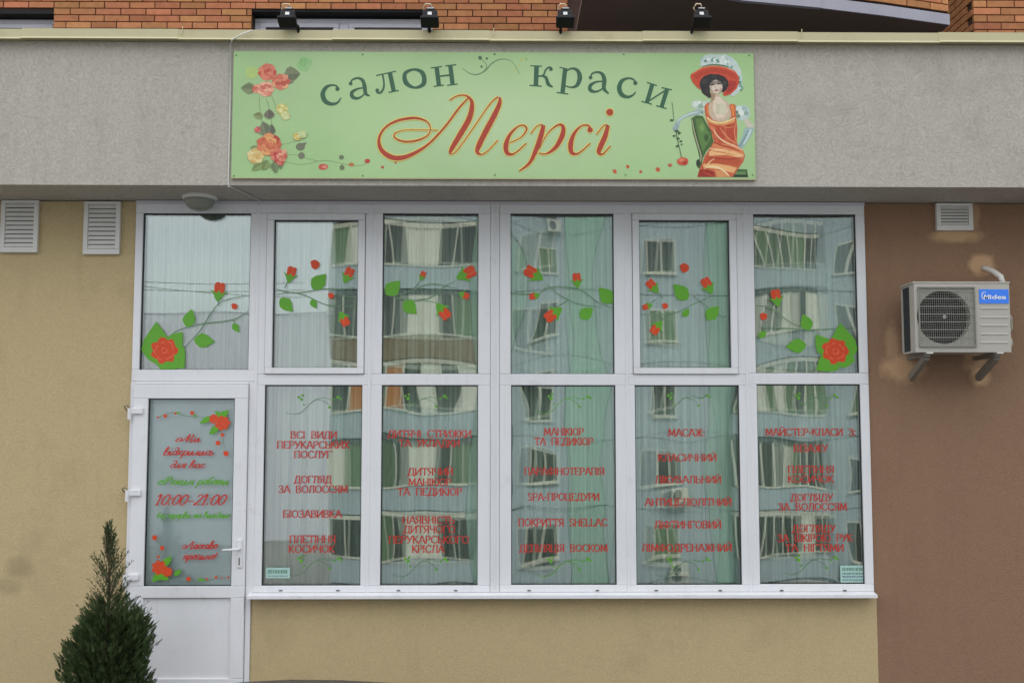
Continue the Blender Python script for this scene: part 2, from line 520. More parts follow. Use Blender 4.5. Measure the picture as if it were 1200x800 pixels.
# ------------------------------------------------------------------ salon building (ground floor, with projecting fascia)
salon = thing('salon_building', (0, 0, GZ), 'ground floor building with beige and brown stucco walls under a projecting grey fascia', 'building')
WY = 0.02
b = MB(); b.box(-9, -2.64, WY, 0.30, GZ, 3.46)
b.build('beige_wall', M['stucco_beige'], salon)
b = MB(); b.box(-1.752, 2.703, WY, 0.30, GZ, 0.618)
b.build('wall_below_window', M['stucco_beige'], salon)
b = MB(); b.box(2.682, 9, WY + 0.001, 0.30, 0.618, 3.46)
b.box(2.703, 9, WY + 0.001, 0.30, GZ, 0.618)
add_patches(M['stucco_brown'], lin((202, 166, 130)),
            [(3.36, 3.225, 0.17, 0.05, 0.8), (3.50, 3.36, 0.04, 0.12, 0.55), (3.545, 3.01, 0.09, 0.08, 0.85), (2.94, 2.245, 0.13, 0.10, 0.8), (2.87, 2.42, 0.05, 0.14, 0.5),
             (3.50, 2.19, 0.07, 0.06, 0.85), (3.46, 2.31, 0.07, 0.09, 0.45)], 0.32, 11)
b.build('brown_wall', M['stucco_brown'], salon)
b = MB(); b.box(-9, 9, -0.50, 3.28, 3.466, 4.47)
b.build('fascia', M['stucco_grey'], salon)
b = MB(); b.box(-9, 9, 3.0, 3.25, GZ, 3.46); b.box(-9, -8.8, 0.3, 3.0, GZ, 3.46); b.box(8.8, 9, 0.3, 3.0, GZ, 3.46)
b.build('interior_wall', M['room'], salon)
b = MB(); b.box(-8.79, 8.79, 0.31, 2.99, -0.15, 0.0)
b.build('interior_floor', M['room'], salon)
# joint line of the two stucco tones at the sill height is real: narrow groove strip right of the sill
# coping strips
seams = [-560, -380, -200, 30, 210.7, 391.7, 573, 753, 931.7, 1097.7, 1290, 1470, 1650, 1800]
sx = [at(p, 45, -0.5).x for p in seams]
prof0 = [(-0.47, 4.548), (-0.548, 4.540), (-0.552, 4.482), (-0.566, 4.466), (-0.563, 4.463), (-0.544, 4.474), (-0.505, 4.474), (-0.505, 4.471), (-0.47, 4.471)]
for i in range(len(sx) - 1):
    dz = 0.0035 * (i % 2); dy = -0.0025 * (i % 2)
    b = MB()
    b.prism([(p[0] + dy, p[1] + dz) for p in prof0], 'x', sx[i] - (0.006 if i % 2 else 0), sx[i + 1] + (0.006 if i % 2 else -0.001))
    if i % 2 == 0: b.tube([(sx[i] + .03, -.56, 4.50), (sx[i] + .034, -.552, 4.56)], 0.003, 5)
    recalc(b.build('coping_strip', M['flash'], salon))
# roof deck behind the coping
b = MB(); b.box(-9, 9, -0.468, 3.28, 4.4705, 4.52); b.build('roof_deck', M['asphalt'], salon)
# landing and steps
b = MB(); b.box(-2.75, -1.55, -0.98, -0.003, GZ, -0.035)
for k in range(5):
    b.box(-1.549 + 0.3 * k, -1.25 + 0.3 * k - .001, -0.98, -0.003, GZ, -0.035 - 0.17 * (k + 1))
b.build('entrance_steps', M['stone'], salon)

# ------------------------------------------------------------------ shop window (white plastic glazing, six bays)
shop = thing('shop_window', (0, 0, 0.62), 'wide white plastic shop window with twelve rose decorated panes and red price list lettering', 'window')


def rail_frame(mb, x0, x1, z0, z1, gx0, gx1, gz0, gz1, y0, y1):
    """four butted rails between an outer and a glass rectangle"""
    e = 0.0004
    mb.box(x0, x1, y0, y1, z0, gz0); mb.box(x0, x1, y0, y1, gz1, z1)
    mb.box(x0, gx0, y0, y1, gz0 + e, gz1 - e); mb.box(gx1, x1, y0, y1, gz0 + e, gz1 - e)


def make_pane(x0, x1, z0, z1, parent, bulge, mt, y=0.030, th=0.026, name='pane'):
    mb = MB(); nx_, nz_ = 22, 30
    for side, (yy, bg) in enumerate(((y, -bulge), (y + th, bulge * 0.6))):
        vs = []
        for j in range(nz_ + 1):
            for i in range(nx_ + 1):
                u, v = i / nx_, j / nz_
                s = (math.sin(math.pi * u) ** 1.1 if 0 < u < 1 else 0) * (math.sin(math.pi * v) ** 1.0 if 0 < v < 1 else 0)
                vs.append((x0 + (x1 - x0) * u, yy + bg * s, z0 + (z1 - z0) * v))
        w = nx_ + 1
        fs = []
        for j in range(nz_):
            for i in range(nx_):
                q = [j * w + i, j * w + i + 1, (j + 1) * w + i + 1, (j + 1) * w + i]
                fs.append(q if side == 0 else q[::-1])
        mb.add(vs, fs)
    o = mb.build(name, mt, parent, smooth=True)
    return o


glasses = [glass_mat('glass_wavy_%s' % w, refl=r, bump=bp, bscale=sc_, seed=sd, tint=(0.955, 0.995, 0.975))
           for w, r, bp, sc_, sd in (('soft', 0.205, 0.0030, 0.8, 3.1), ('strong', 0.205, 0.0042, 1.1, 9.7), ('rippled', 0.205, 0.0032, 1.4, 21.3))]
glass_door = glass_mat('glass_door', refl=0.02, tint=(.98,1,.99), bump=0.003, bscale=1.0, seed=5)

UNITS = [  # x0, x1, upper glass, lower glass, upper sash?
    (-2.638, -1.752, (-2.585, -1.803, 2.232, 3.372), None, False),
    (-1.742, -0.932, (-1.633, -1.020, 2.246, 3.323), (-1.680, -0.980, 0.700, 2.122), True),
    (-0.928, -0.058, (-0.843, -0.147, 2.203, 3.375), (-0.840, -0.147, 0.700, 2.122), False),
    (0.008, 0.928, (0.088, 0.840, 2.203, 3.376), (0.092, 0.844, 0.702, 2.122), False),
    (0.932, 1.798, (1.025, 1.686, 2.247, 3.328), (0.985, 1.739, 0.701, 2.122), True),
    (1.802, 2.682, (1.865, 2.617, 2.210, 3.375), (1.868, 2.619, 0.705, 2.130), False),
]
TOP, BOT = 3.464, 0.652
fr = MB(); seal = MB(); panes = {}
for ui, (x0, x1, up, lo, sash) in enumerate(UNITS):
    z_bot = BOT if lo else 2.150
    zt = up[2] - 0.04 if lo else up[2]
    tz = 2.165 if lo else up[2]
    ux0, ux1, uz0, uz1 = up
    f = MB(); e = 0.0004
    top_in = TOP - 0.0
    if lo:
        lx0, lx1, lz0, lz1 = lo
        if sash:
            hx0, hx1, hz0, hz1 = ux0 - 0.052, ux1 + 0.052, uz0 - 0.047, uz1 + 0.05
        else:
            hx0, hx1, hz0, hz1 = ux0, ux1, uz0, uz1
        f.box(x0, x1, 0, 0.07, BOT, lz0)                        # bottom rail
        f.box(x0, lx0, 0, 0.07, lz0 + e, lz1 - e); f.box(lx1, x1, 0, 0.07, lz0 + e, lz1 - e)
        f.box(x0, x1, 0.0015, 0.07, lz1, hz0)                   # transom
        f.box(x0, hx0, 0, 0.07, hz0 + e, hz1 - e); f.box(hx1, x1, 0, 0.07, hz0 + e, hz1 - e)
        f.box(x0, x1, 0, 0.07, hz1, TOP)
    else:
        f.box(x0, x1, 0.0, 0.07, 2.148, uz0); f.box(x0, x1, 0.0, 0.07, uz1, TOP)
        f.box(x0, ux0, 0, 0.07, uz0 + e, uz1 - e); f.box(ux1, x1, 0, 0.07, uz0 + e, uz1 - e)
    f.build('frame', M['pvc'], shop, bevel=0.004)
    if sash:
        s = MB(); rail_frame(s, hx0 + .003, hx1 - .003, hz0 + .003, hz1 - .003, ux0, ux1, uz0, uz1, -0.014, 0.06)
        s.build('sash', M['pvc'], shop, bevel=0.004)
    for (a0, a1, c0, c1), nm in ((up, 'U'), (lo, 'L')) if lo else ((up, 'U'),):
        s = MB(); w = 0.007
        s.box(a0 - .001, a1 + .001, 0.016, 0.030, c1 - w, c1 + .001); s.box(a0 - .001, a1 + .001, 0.016, 0.030, c0 - .001, c0 + w * .6)
        s.box(a0 - .001, a0 + w * .8, 0.016, 0.030, c0 + w * .6 + e, c1 - w - e); s.box(a1 - w * .8, a1 + .001, 0.016, 0.030, c0 + w * .6 + e, c1 - w - e)
        so = s.build('glazing_seal', M['seal'], shop)
        bulge = {('U', 0): .0004, ('U', 1): .0008, ('L', 1): .0005, ('U', 2): .0010, ('L', 2): .0012, ('U', 3): .0030, ('L', 3): .0012,
                 ('U', 4): .0006, ('L', 4): .0016, ('U', 5): .0022, ('L', 5): .0012}[(nm, ui)]
        gm = glasses[{('U', 0): 0, ('U', 1): 0, ('L', 1): 0, ('U', 2): 0, ('L', 2): 2, ('U', 3): 1, ('L', 3): 2, ('U', 4): 0, ('L', 4): 2, ('U', 5): 1, ('L', 5): 2}[(nm, ui)]]
        panes[(nm, ui)] = make_pane(a0 - 0.004, a1 + 0.004, c0 - 0.004, c1 + 0.004, shop, bulge, gm)
# cover posts and joint strips
s = MB(); s.box(-0.0565, 0.0065, -0.006, 0.07, BOT, TOP)
for k in range(3): s.box(-0.047 + k * 0.018, -0.039 + k * 0.018, -0.010, -0.0059, BOT + .002, TOP - .002)
s.build('cover_post', M['pvc'], shop, bevel=0.002)
for x in (-1.747, -0.930, 0.930, 1.800):
    s = MB(); s.box(x - 0.011, x + 0.011, -0.0035, -0.0002, BOT if x > -1.7 else 0.652, TOP - 0.03)
    s.build('joint_strip', M['pvc'], shop, bevel=0.0012)
# thin dark slots for drainage
for px in (329, 396, 467, 534, 620, 700, 769, 844, 916, 990):
    p = at(px, 691.5, 0)
    s = MB(); s.box(p.x - .012, p.x + .012, -0.0028, -0.0004, p.z - .004, p.z + .004)
    s.build('drain_slot', M['seal'], shop)
# head trim and sill
s = MB(); s.box(-2.638, 2.682, -0.012, -0.0006, 3.438, 3.462); s.build('head_trim', M['pvc_dull'], shop, bevel=0.002)
s = MB()
s.prism([(0.0, 0.6515), (-0.075, 0.640), (-0.075, 0.618), (-0.070, 0.618), (-0.070, 0.634), (0.0, 0.644)], 'x', -1.765, 2.680)
recalc(s.build('window_sill', M['pvc'], shop))
s = MB(); s.box(-1.745, 2.675, -0.02, 0.07, 0.6195, 0.6435); s.build('sill_base', M['pvc_dull'], shop)

DY = 0.0235   # plane of the vinyl, 3 mm or so clear of the glass

# curtains inside (one for every bay, each its own thing)
for ui, (x0, x1, up, lo, sash) in enumerate(UNITS):
    mb = MB()
    n = int((x1 - x0) / 0.009); vs = []
    za, zb = (0.10 if lo else 2.16), 3.44
    ph = random.random() * 6
    for i in range(n + 1):
        x = x0 + 0.02 + (x1 - x0 - 0.04) * i / n
        y = 0.17 + 0.012 * math.sin(x * 95 + ph) + 0.006 * math.sin(x * 37 + ph * 2)
        vs.append((x, y, za)); vs.append((x, y, zb))
    mb.add(vs, [(2 * i, 2 * i + 2, 2 * i + 3, 2 * i + 1) for i in range(n)])
    o = mb.build('curtain', M['blind'], None, smooth=True)
    so = o.modifiers.new('thick', 'SOLIDIFY'); so.thickness = 0.0015
    lbl = ['pleated pale curtain behind the pane above the door', 'pleated pale curtain in the bay directly right of the door',
           'pleated curtain in the bay just left of the wide middle post', 'pleated curtain in the bay just right of the wide middle post',
           'pleated curtain in the bay second from the brown wall', 'pleated curtain in the last bay, against the brown wall'][ui]
    tag(o, lbl, 'curtain', 'curtains behind the shop window')

# ------------------------------------------------------------------ entrance door
door = thing('entrance_door', (-2.2, -0.02, 0.0), 'white plastic half glazed door with opening hours lettering, left of the shop window', 'door')
s = MB()
s.box(-2.640, -2.612, -0.004, 0.07, -0.02, 2.146); s.box(-1.790, -1.754, -0.004, 0.07, -0.02, 2.146); s.box(-2.6116, -1.7904, -0.004, 0.07, 2.129, 2.146)
s.build('frame', M['pvc'], door, bevel=0.003)
s = MB()
lx0, lx1 = -2.609, -1.793
e = .0004
s.box(lx0, lx1, -0.030, 0.05, 2.024, 2.126); s.box(lx0, lx1, -0.030, 0.05, 0.620, 0.702); s.box(lx0, lx1, -0.030, 0.05, -0.012, 0.064)
s.box(lx0, -2.503, -0.030, 0.05, 0.7024, 2.0236); s.box(-1.887, lx1, -0.030, 0.05, 0.7024, 2.0236)
s.box(lx0, -2.503, -0.030, 0.05, 0.0644, 0.6196); s.box(-1.887, lx1, -0.030, 0.05, 0.0644, 0.6196)
s.build('leaf', M['pvc'], door, bevel=0.004)
s = MB(); s.box(-2.505, -1.885, -0.012, 0.03, 0.062, 0.622); s.build('lower_panel', M['pvc'], door)
s = MB()
s.box(-2.504, -1.886, -0.018, 0.002, 2.017, 2.0245); s.box(-2.504, -1.886, -0.018, 0.002, 0.7015, 0.706)
s.box(-2.504, -2.498, -0.018, 0.002, 0.7065, 2.0165); s.box(-1.892, -1.886, -0.018, 0.002, 0.7065, 2.0165)
s.box(-2.504, -1.886, -0.0135, -0.0125, 0.617, 0.6205)
s.build('glazing_seal', M['seal'], door)
dpane = make_pane(-2.505, -1.885, 0.70, 2.025, door, 0.0004, glass_door, y=-0.001, th=0.024)
s = MB(); s.box(-2.503, -1.887, 0.034, 0.036, 0.703, 2.023); s.build('backing_film', mat('grey_green_frosted_film', lin((226, 234, 240)), 0.7, var=0.05, vscale=4), door)
DDY = -0.006
h = MB()
p = at(281, 648, -0.03)
h.box(p.x - .017, p.x + .017, -0.042, -0.0305, at(0, 665, -.03).z, at(0, 632, -.03).z)
hd = h.build('handle', M['pvc'], door, bevel=0.004)
h = MB(); z = at(0, 643, -0.03).z
h.tube([(p.x, -0.0425, z), (p.x, -0.075, z), (p.x - .012, -0.082, z), (p.x - .11, -0.084, z - .004)], [.010, .010, .0095, .008], 10)
h.build('lever', M['pvc'], hd, smooth=True)
h = MB(); h.box(p.x - .005, p.x + .005, -0.0445, -0.0424, at(0, 662, -.03).z, at(0, 653, -.03).z)
h.build('keyhole', M['bracket'], hd)
for py in (483, 579, 678):
    z = at(0, py, -0.03).z
    h = MB(); h.box(-2.622, -2.535, -0.048, -0.0305, z - .012, z + .034)
    h.build('hinge', M['pvc'], door, bevel=0.006)
    hh = MB(); hh.tube([(-2.630, -0.046, z - .05), (-2.630, -0.046, z + .03)], 0.013, 12)
    ho = hh.build('hinge', M['pvc'], door, smooth=False)
    hh = MB(); hh.tube([(-2.638, -0.03, z + .035), (-2.650, -0.052, z + .050), (-2.668, -0.04, z + .040), (-2.668, 0.01, z + .012)], 0.0045, 6)
    hh.build('hinge_hook', M['bracket'], door)

# ------------------------------------------------------------------ lettering
def text_geo(body, bold=0.0):
    c = bpy.data.curves.new('tmp', 'FONT'); c.body = body; c.resolution_u = 2; c.offset = bold; c.space_word = 1.25
    o = bpy.data.objects.new('tmp', c)
    me = o.to_mesh()
    vs = [(v.co.x, v.co.y) for v in me.vertices]; fs = [list(p_.vertices) for p_ in me.polygons]
    o.to_mesh_clear(); bpy.data.objects.remove(o); bpy.data.curves.remove(c)
    return vs, fs


def lettering(mb, body, x0, x1, zc, cap, Y, bold=0.006, shear=0.0, mi=0, col=None):
    vs, fs = text_geo(body, bold)
    a, b_ = min(v[0] for v in vs), max(v[0] for v in vs)
    sxx = (x1 - x0) / (b_ - a); sz = cap / 0.728
    out = [(x0 + (v[0] - a) * sxx + shear * (v[1] - .364) * sz, Y, zc + (v[1] - 0.364) * sz) for v in vs]
    mb.add(out, fs, mi, col)


# a flared display alphabet: every letter is drawn with a broad pen, upright strokes thick, level strokes thin
CAP = {
    'А': ([[(0, 0), (.36, 1), (.42, 1), (.80, 0)], [(.15, .34), (.63, .34)]], .82), 'Б': ([[(.62, 1), (0.05, 1), (.05, 0), (.42, .0), (.62, .16), (.60, .42), (.40, .55), (.05, .55)]], .72),
    'В': ([[(.05, 0), (.05, 1), (.38, 1), (.54, .88), (.52, .64), (.36, .54), (.05, .54)], [(.36, .54), (.60, .42), (.62, .14), (.42, 0), (.05, 0)]], .72),
    'Г': ([[(.05, 0), (.05, 1), (.58, 1), (.58, .84)]], .62), 'Д': ([[(0, -.16), (.0, 0), (.82, 0), (.82, -.16)], [(.10, 0), (.30, 1), (.70, 1), (.70, 0)]], .88),
    'Е': ([[(.58, .12), (.58, 0), (.05, 0), (.05, 1), (.56, 1), (.56, .88)], [(.05, .53), (.46, .53)]], .66),
    'Ж': ([[(.5, 0), (.5, 1)], [(0, 1), (.12, .96), (.34, .56), (.5, .52), (.66, .56), (.88, .96), (1, 1)], [(0, 0), (.12, .04), (.36, .5)], [(1, 0), (.88, .04), (.64, .5)]], 1.02),
    'З': ([[(.04, .84), (.14, .98), (.40, 1), (.52, .82), (.48, .62), (.24, .54)], [(.24, .54), (.54, .44), (.58, .18), (.40, 0), (.14, 0), (.0, .16)]], .66),
    'И': ([[(.05, 1), (.05, 0)], [(.05, .04), (.68, .96)], [(.68, 1), (.68, 0)]], .80), 'Й': ([[(.05, 1), (.05, 0)], [(.05, .04), (.68, .96)], [(.68, 1), (.68, 0)], [(.22, 1.24), (.36, 1.14), (.5, 1.24)]], .80),
    'І': ([[(.08, 0), (.08, 1)]], .24), 'К': ([[(.05, 0), (.05, 1)], [(.62, 1), (.10, .5)], [(.20, .58), (.68, 0)]], .70),
    'Л': ([[(0, .02), (.10, .04), (.24, 1), (.66, 1), (.66, 0)]], .78), 'М': ([[(.04, 0), (.12, 1), (.46, .16), (.80, 1), (.88, 0)]], .98),
    'Н': ([[(.05, 0), (.05, 1)], [(.66, 0), (.66, 1)], [(.05, .52), (.66, .52)]], .80), 'О': ([[(.42, 1), (.12, .84), (.02, .5), (.12, .16), (.42, 0), (.72, .16), (.82, .5), (.72, .84), (.42, 1)]], .90),
    'П': ([[(.05, 0), (.05, 1), (.64, 1), (.64, 0)]], .78), 'Р': ([[(.05, 0), (.05, 1), (.40, 1), (.58, .84), (.56, .58), (.38, .46), (.05, .46)]], .64),
    'С': ([[(.72, .80), (.60, .97), (.36, 1), (.10, .82), (.02, .5), (.10, .16), (.36, 0), (.60, .03), (.74, .2)]], .80), 'Т': ([[(.34, 0), (.34, 1)], [(.0, .86), (.0, 1), (.68, 1), (.68, .86)]], .72),
    'У': ([[(0, 1), (.36, .40)], [(.70, 1), (.36, .36), (.20, .04), (.04, .02)]], .72), 'Ф': ([[(.46, -.02), (.46, 1.04)], [(.46, .86), (.14, .80), (.02, .52), (.14, .22), (.46, .16), (.78, .22), (.90, .52), (.78, .80), (.46, .86)]], .98),
    'Х': ([[(.04, 1), (.68, 0)], [(.66, 1), (.02, 0)]], .74), 'Ц': ([[(.05, 1), (.05, 0), (.72, 0), (.72, -.18)], [(.62, 1), (.62, 0)]], .82),
    'Ч': ([[(.05, 1), (.05, .62), (.20, .46), (.60, .50)], [(.60, 1), (.60, 0)]], .72), 'Ш': ([[(.05, 1), (.05, 0), (.92, 0), (.92, 1)], [(.48, 0), (.48, 1)]], 1.04),
    'Ь': ([[(.05, 1), (.05, 0), (.40, 0), (.58, .16), (.56, .42), (.38, .54), (.05, .54)]], .66), 'Ю': ([[(.05, 0), (.05, 1)], [(.05, .52), (.30, .52)], [(.66, 1), (.38, .84), (.30, .5), (.38, .16), (.66, 0), (.94, .16), (1.02, .5), (.94, .84), (.66, 1)]], 1.12),
    'Я': ([[(.58, 0), (.58, 1), (.22, 1), (.04, .84), (.06, .58), (.26, .46), (.58, .46)], [(.34, .46), (.02, 0)]], .72), 'S': ([[(.50, .84), (.40, .98), (.16, 1), (.04, .80), (.12, .60), (.42, .44), (.54, .22), (.42, .02), (.16, 0), (.02, .16)]], .64),
    'P': None, 'A': None, 'H': None, 'E': None, 'C': None, 'L': ([[(.05, 1), (.05, 0), (.54, 0), (.54, .14)]], .62),
    '-': ([[(.0, .45), (.32, .45)], [(.0, .39), (.32, .39)]], .42), ':': ([[(.08, .04), (.08, .16)], [(.08, .56), (.08, .68)]], .24), ' ': ([], .30),
}
for a_, b_ in zip('PAHEC', 'РАНЕС'): CAP[a_] = CAP[b_]


def caps(mb, text, x0, x1, zc, cap, Y):
    adv = 0; st = []
    for ch in text:
        g__, w__ = CAP[ch]
        for s_ in g__: st.append(([(adv + p_[0], p_[1]) for p_ in s_], ch in 'ОСЗ' and 1))
        adv += w__ + .09
    xm = max(p_[0] for s_, _ in st for p_ in s_); k = (x1 - x0) / xm
    TH, TN = cap * .155, cap * .085
    for s_, cv in st:
        pts = [Vector((x0 + p_[0] * k, zc + (p_[1] - .5) * cap)) for p_ in s_]
        for a_, b_ in zip(pts, pts[1:]):
            d = (b_ - a_); L_ = d.length
            if L_ < 1e-6: continue
            dn = d / L_; w_ = TN + (TH - TN) * abs(dn.y) ** .8
            ex = w_ * .30
            mb.ribbon([a_ - dn * ex, (a_ + b_) / 2, b_ + dn * ex], [w_ * 1.22, w_, w_ * 1.22] if L_ > cap * .6 else [w_, w_, w_], Y, smooth=False)


LISTS = {
    1: [('ВСІ  ВИДИ', 340.8, 393.8, 509.3), ('ПЕРУКАРСЬКИХ', 325, 408.6, 521), ('ПОСЛУГ', 345, 388, 532.3), ('ДОГЛЯД', 345, 388, 561.6),
        ('ЗА  ВОЛОССЯМ', 326.6, 406.6, 573), ('БІОЗАВИВКА', 332, 400, 602), ('ПЛЕТІННЯ', 339.5, 392.5, 631.5), ('КОСИЧОК', 338.5, 392, 643)],
    2: [('ДИТЯЧІ  СТРИЖКИ', 454.6, 551.5, 508), ('ТА  УКЛАДКИ', 467.8, 538, 519), ('ДИТЯЧИЙ', 478, 530, 552.5), ('МАНІКЮР', 479, 528, 564.7),
        ('ТА  ПЕДИКЮР', 466, 540.7, 576), ('НАЯВНІСТЬ', 472, 532, 609), ('ДИТЯЧОГО', 473, 533, 620), ('ПЕРУКАРСЬКОГО', 456, 549, 632), ('КРІСЛА', 483, 520.5, 643)],
    3: [('МАНІКЮР', 638, 683.5, 505.6), ('ТА  ПЕДИКЮР', 626.8, 694.6, 517), ('ПАРАФІНОТЕРАПІЯ', 615, 707.4, 552), ('SPA-ПРОЦЕДУРИ', 619, 701.7, 582),
        ('ПОКРИТТЯ  SHELLAC', 608, 711.5, 612), ('ДЕПІЛЯЦІЯ  ВОСКОМ', 609, 711.5, 642)],
    4: [('МАСАЖ:', 783.7, 825, 506.7), ('КЛАСИЧНИЙ', 771.8, 839, 536), ('ЛІКУВАЛЬНИЙ', 768.3, 844.3, 561.6), ('АНТИЦЕЛЮЛІТНИЙ', 756.4, 856.5, 588),
        ('ЛІФТИНГОВИЙ', 767.6, 844.3, 614.5), ('ЛІМФОДРЕНАЖНИЙ', 753, 857, 641.5)],
    5: [('МАЙСТЕР-КЛАСИ  З:', 897.5, 1002, 506), ('ВІЗАЖУ', 930.8, 970, 525), ('ПЛЕТІННЯ', 924, 976.6, 549.7), ('КОСИЧОК', 924, 977, 561),
        ('ДОГЛЯДУ', 927, 976, 582.7), ('ЗА  ВОЛОССЯМ', 912.6, 992, 593.5), ('ДОГЛЯДУ', 929, 979, 619), ('ЗА  ШКІРОЮ  РУК', 911.5, 999, 630), ('ТА  НІГТЯМИ', 921, 988, 641.5)],
}
for ui, lines in LISTS.items():
    for (t, xa, xb, yc) in lines:
        mb = MB(); p0, p1 = at(xa, yc, DY), at(xb, yc, DY)
        caps(mb, t, p0.x, p1.x, (p0.z + p1.z) / 2, 0.050, DY)
        mb.build('lettering', M['vtxt'], panes[('L', ui)], label='red line of lettering reading ' + t.replace('  ', ' '))

# cursive hand used on the door: strokes in x-height units, already upright
CUR = {
    'М': ([[(-.9, .6), (-.5, 1.0), (-.1, .6), (-.5, .1), (-.9, .3), (-.6, .7), (0, .2), (.5, 1.2), (.7, 1.75), (.6, 0)], [(.65, .1), (1.3, 1.75), (1.2, .1), (1.45, 0), (1.6, .3)]], 1.75),
    'Р': ([[(-.9, .5), (-.5, 1.0), (-.1, .6), (-.5, .0), (-.9, .3), (-.5, .7), (0.2, 1.2)], [(.35, 1.7), (.2, .2), (0, 0)], [(-.1, 1.5), (.5, 1.8), (.95, 1.4), (.5, .9), (.3, .9)]], 1.1),
    'Л': ([[(-.8, .5), (-.4, .9), (-.1, .5), (-.5, .0), (-.8, .3)], [(-.3, .1), (.2, .5), (.9, 1.75), (.85, .15), (1.1, 0), (1.3, .3)]], 1.4),
    'и': ([[(0, .9), (0.02, .15), (.2, 0), (.5, .95)], [(.5, .95), (.5, .15), (.65, 0), (.85, .3)]], .9),
    'в': ([[(0, .5), (.25, 1.7), (.05, 1.6), (.0, .2), (.3, 0), (.6, .3), (.45, .8), (.1, .7)], [(.5, .8), (.75, .8)]], .8),
    'і': ([[(0, .9), (0.02, .15), (.2, 0), (.4, .3)], [(.05, 1.3), (.1, 1.4)]], .45),
    'д': ([[(.5, .7), (.2, 1.0), (0, .4), (.2, 0), (.5, .4), (.55, 1.5), (.2, 1.75), (.05, 1.5)], [(.5, .3), (.75, .1)]], .8),
    'к': ([[(.1, 1.0), (0, 0)], [(.55, .95), (.1, .5), (.4, .1), (.65, .1)]], .75),
    'р': ([[(.1, 1.0), (-.1, -.8)], [(.05, .6), (.4, 1.0), (.6, .5), (.3, 0), (.1, .2)], [(.5, .1), (.75, .3)]], .8),
    'л': ([[(-.05, .05), (.15, .2), (.4, 1.0), (.4, .1), (.65, .15)]], .7),
    'с': ([[(.5, .8), (.25, 1.0), (0, .45), (.25, 0), (.6, .3)]], .6),
    'ь': ([[(0.05, 1), (0, .1), (.3, 0), (.5, .3), (.3, .6), (0, .5)]], .6),
    'я': ([[(0, .05), (.3, .5), (.1, .8), (.3, 1.0), (.55, .95), (.5, .1), (.7, .1)], [(.25, .45), (.5, .5)]], .75),
    'а': ([[(.5, .8), (.25, 1.0), (0, .45), (.2, 0), (.45, .3), (.55, .95)], [(.52, .9), (.5, .1), (.75, .2)]], .8),
    'е': ([[(0, .4), (.45, .65), (.3, 1.0), (0.02, .5), (.25, 0), (.6, .3)]], .6),
    'ж': ([[(0, .9), (.3, .5), (0, .05)], [(.42, 1), (.42, 0)], [(.85, .95), (.5, .5), (.8, .05), (1, .2)]], 1.05),
    'м': ([[(-.05, .05), (.1, .1), (.3, 1.0), (.4, .1), (.7, 1.0), (.7, .1), (.9, .2)]], 1.0),
    'о': ([[(.3, 1.0), (0, .5), (.25, 0), (.55, .5), (.3, 1.0), (.6, .85)]], .65),
    'б': ([[(.6, 1.7), (.1, 1.3), (0, .4), (.25, 0), (.55, .45), (.3, .9), (.05, .6)]], .7),
    'т': ([[(0, .95), (0, 0)], [(0, .7), (.2, 1.0), (.35, .8), (.33, 0)], [(.35, .7), (.55, 1), (.7, .8), (.68, .1), (.9, .2)]], 1.0),
    'з': ([[(.05, .9), (.3, 1.0), (.4, .7), (.15, .55), (.45, .3), (.3, -.4), (0, -.5)], [(.4, .1), (.6, .3)]], .65),
    'п': ([[(0, .95), (0, 0)], [(0, .7), (.3, 1.0), (.42, .8), (.4, .1), (.62, .2)]], .7),
    'н': ([[(0, .95), (0, 0)], [(0, .5), (.42, .55)], [(.45, .95), (.42, .1), (.62, .2)]], .7),
    'х': ([[(0, .9), (.25, .9), (.3, .1), (.55, .1)], [(.55, .95), (0, .05)]], .65),
    'у': ([[(0, .9), (.05, .4), (.25, .35), (.45, .95)], [(.47, .95), (.3, -.6), (0, -.6)]], .65),
    'ю': ([[(0, .95), (0, 0)], [(0, .5), (.25, .5)], [(.55, 1.0), (.28, .5), (.5, 0), (.8, .5), (.55, 1.0)]], .95),
    '!': ([[(.15, 1.7), (.05, .5)], [(0, .12), (.02, 0)]], .3),
    '1': ([[(0, 1.35), (.35, 1.75), (.25, 0)], [(0, 0), (.5, 0)]], .75),
    '0': ([[(.45, 1.75), (.1, 1.3), (.05, .4), (.35, 0), (.7, .45), (.78, 1.35), (.45, 1.75)]], .95),
    '2': ([[(.1, 1.4), (.45, 1.78), (.75, 1.35), (.4, .6), (0, .05), (.4, .15), (.75, 0)]], .9),
    ':': ([[(.1, .95), (.13, 1.2)], [(.02, .05), (.05, .3)]], .40),
    '–': ([[(0, .6), (.75, .62)]], .9),
    ' ': ([], .55),
}


def cursive(mb, text, xa, xb, ybase_px, xh, Y, w=0.28, shear=0.3):
    adv = 0; strokes = []
    for ch in text:
        st, a = CUR[ch]
        for s_ in st: strokes.append([(adv + p_[0] + shear * p_[1], p_[1]) for p_ in s_])
        adv += a
    xmin = min(p_[0] for s_ in strokes for p_ in s_); xmax = max(p_[0] for s_ in strokes for p_ in s_)
    p0, p1 = at(xa, ybase_px, Y), at(xb, ybase_px, Y)
    k = (p1.x - p0.x) / (xmax - xmin)
    for s_ in strokes:
        pts = [(p0.x + (p_[0] - xmin) * k, p0.z + p_[1] * xh) for p_ in s_]
        ws = []
        for i in range(len(pts)):
            a, b_ = pts[max(0, i - 1)], pts[min(len(pts) - 1, i + 1)]
            d = Vector((b_[0] - a[0], b_[1] - a[1]))
            d = d.normalized() if d.length > 0 else Vector((1, 0))
            down = abs(d.y)
            ws.append(xh * w * (0.55 + 0.75 * down))
        if len(pts) == 2 and (Vector(pts[0]) - Vector(pts[1])).length < xh * .25:
            ws = [xh * w * 1.3] * 2
        mb.ribbon(pts, ws, Y, smooth=True)


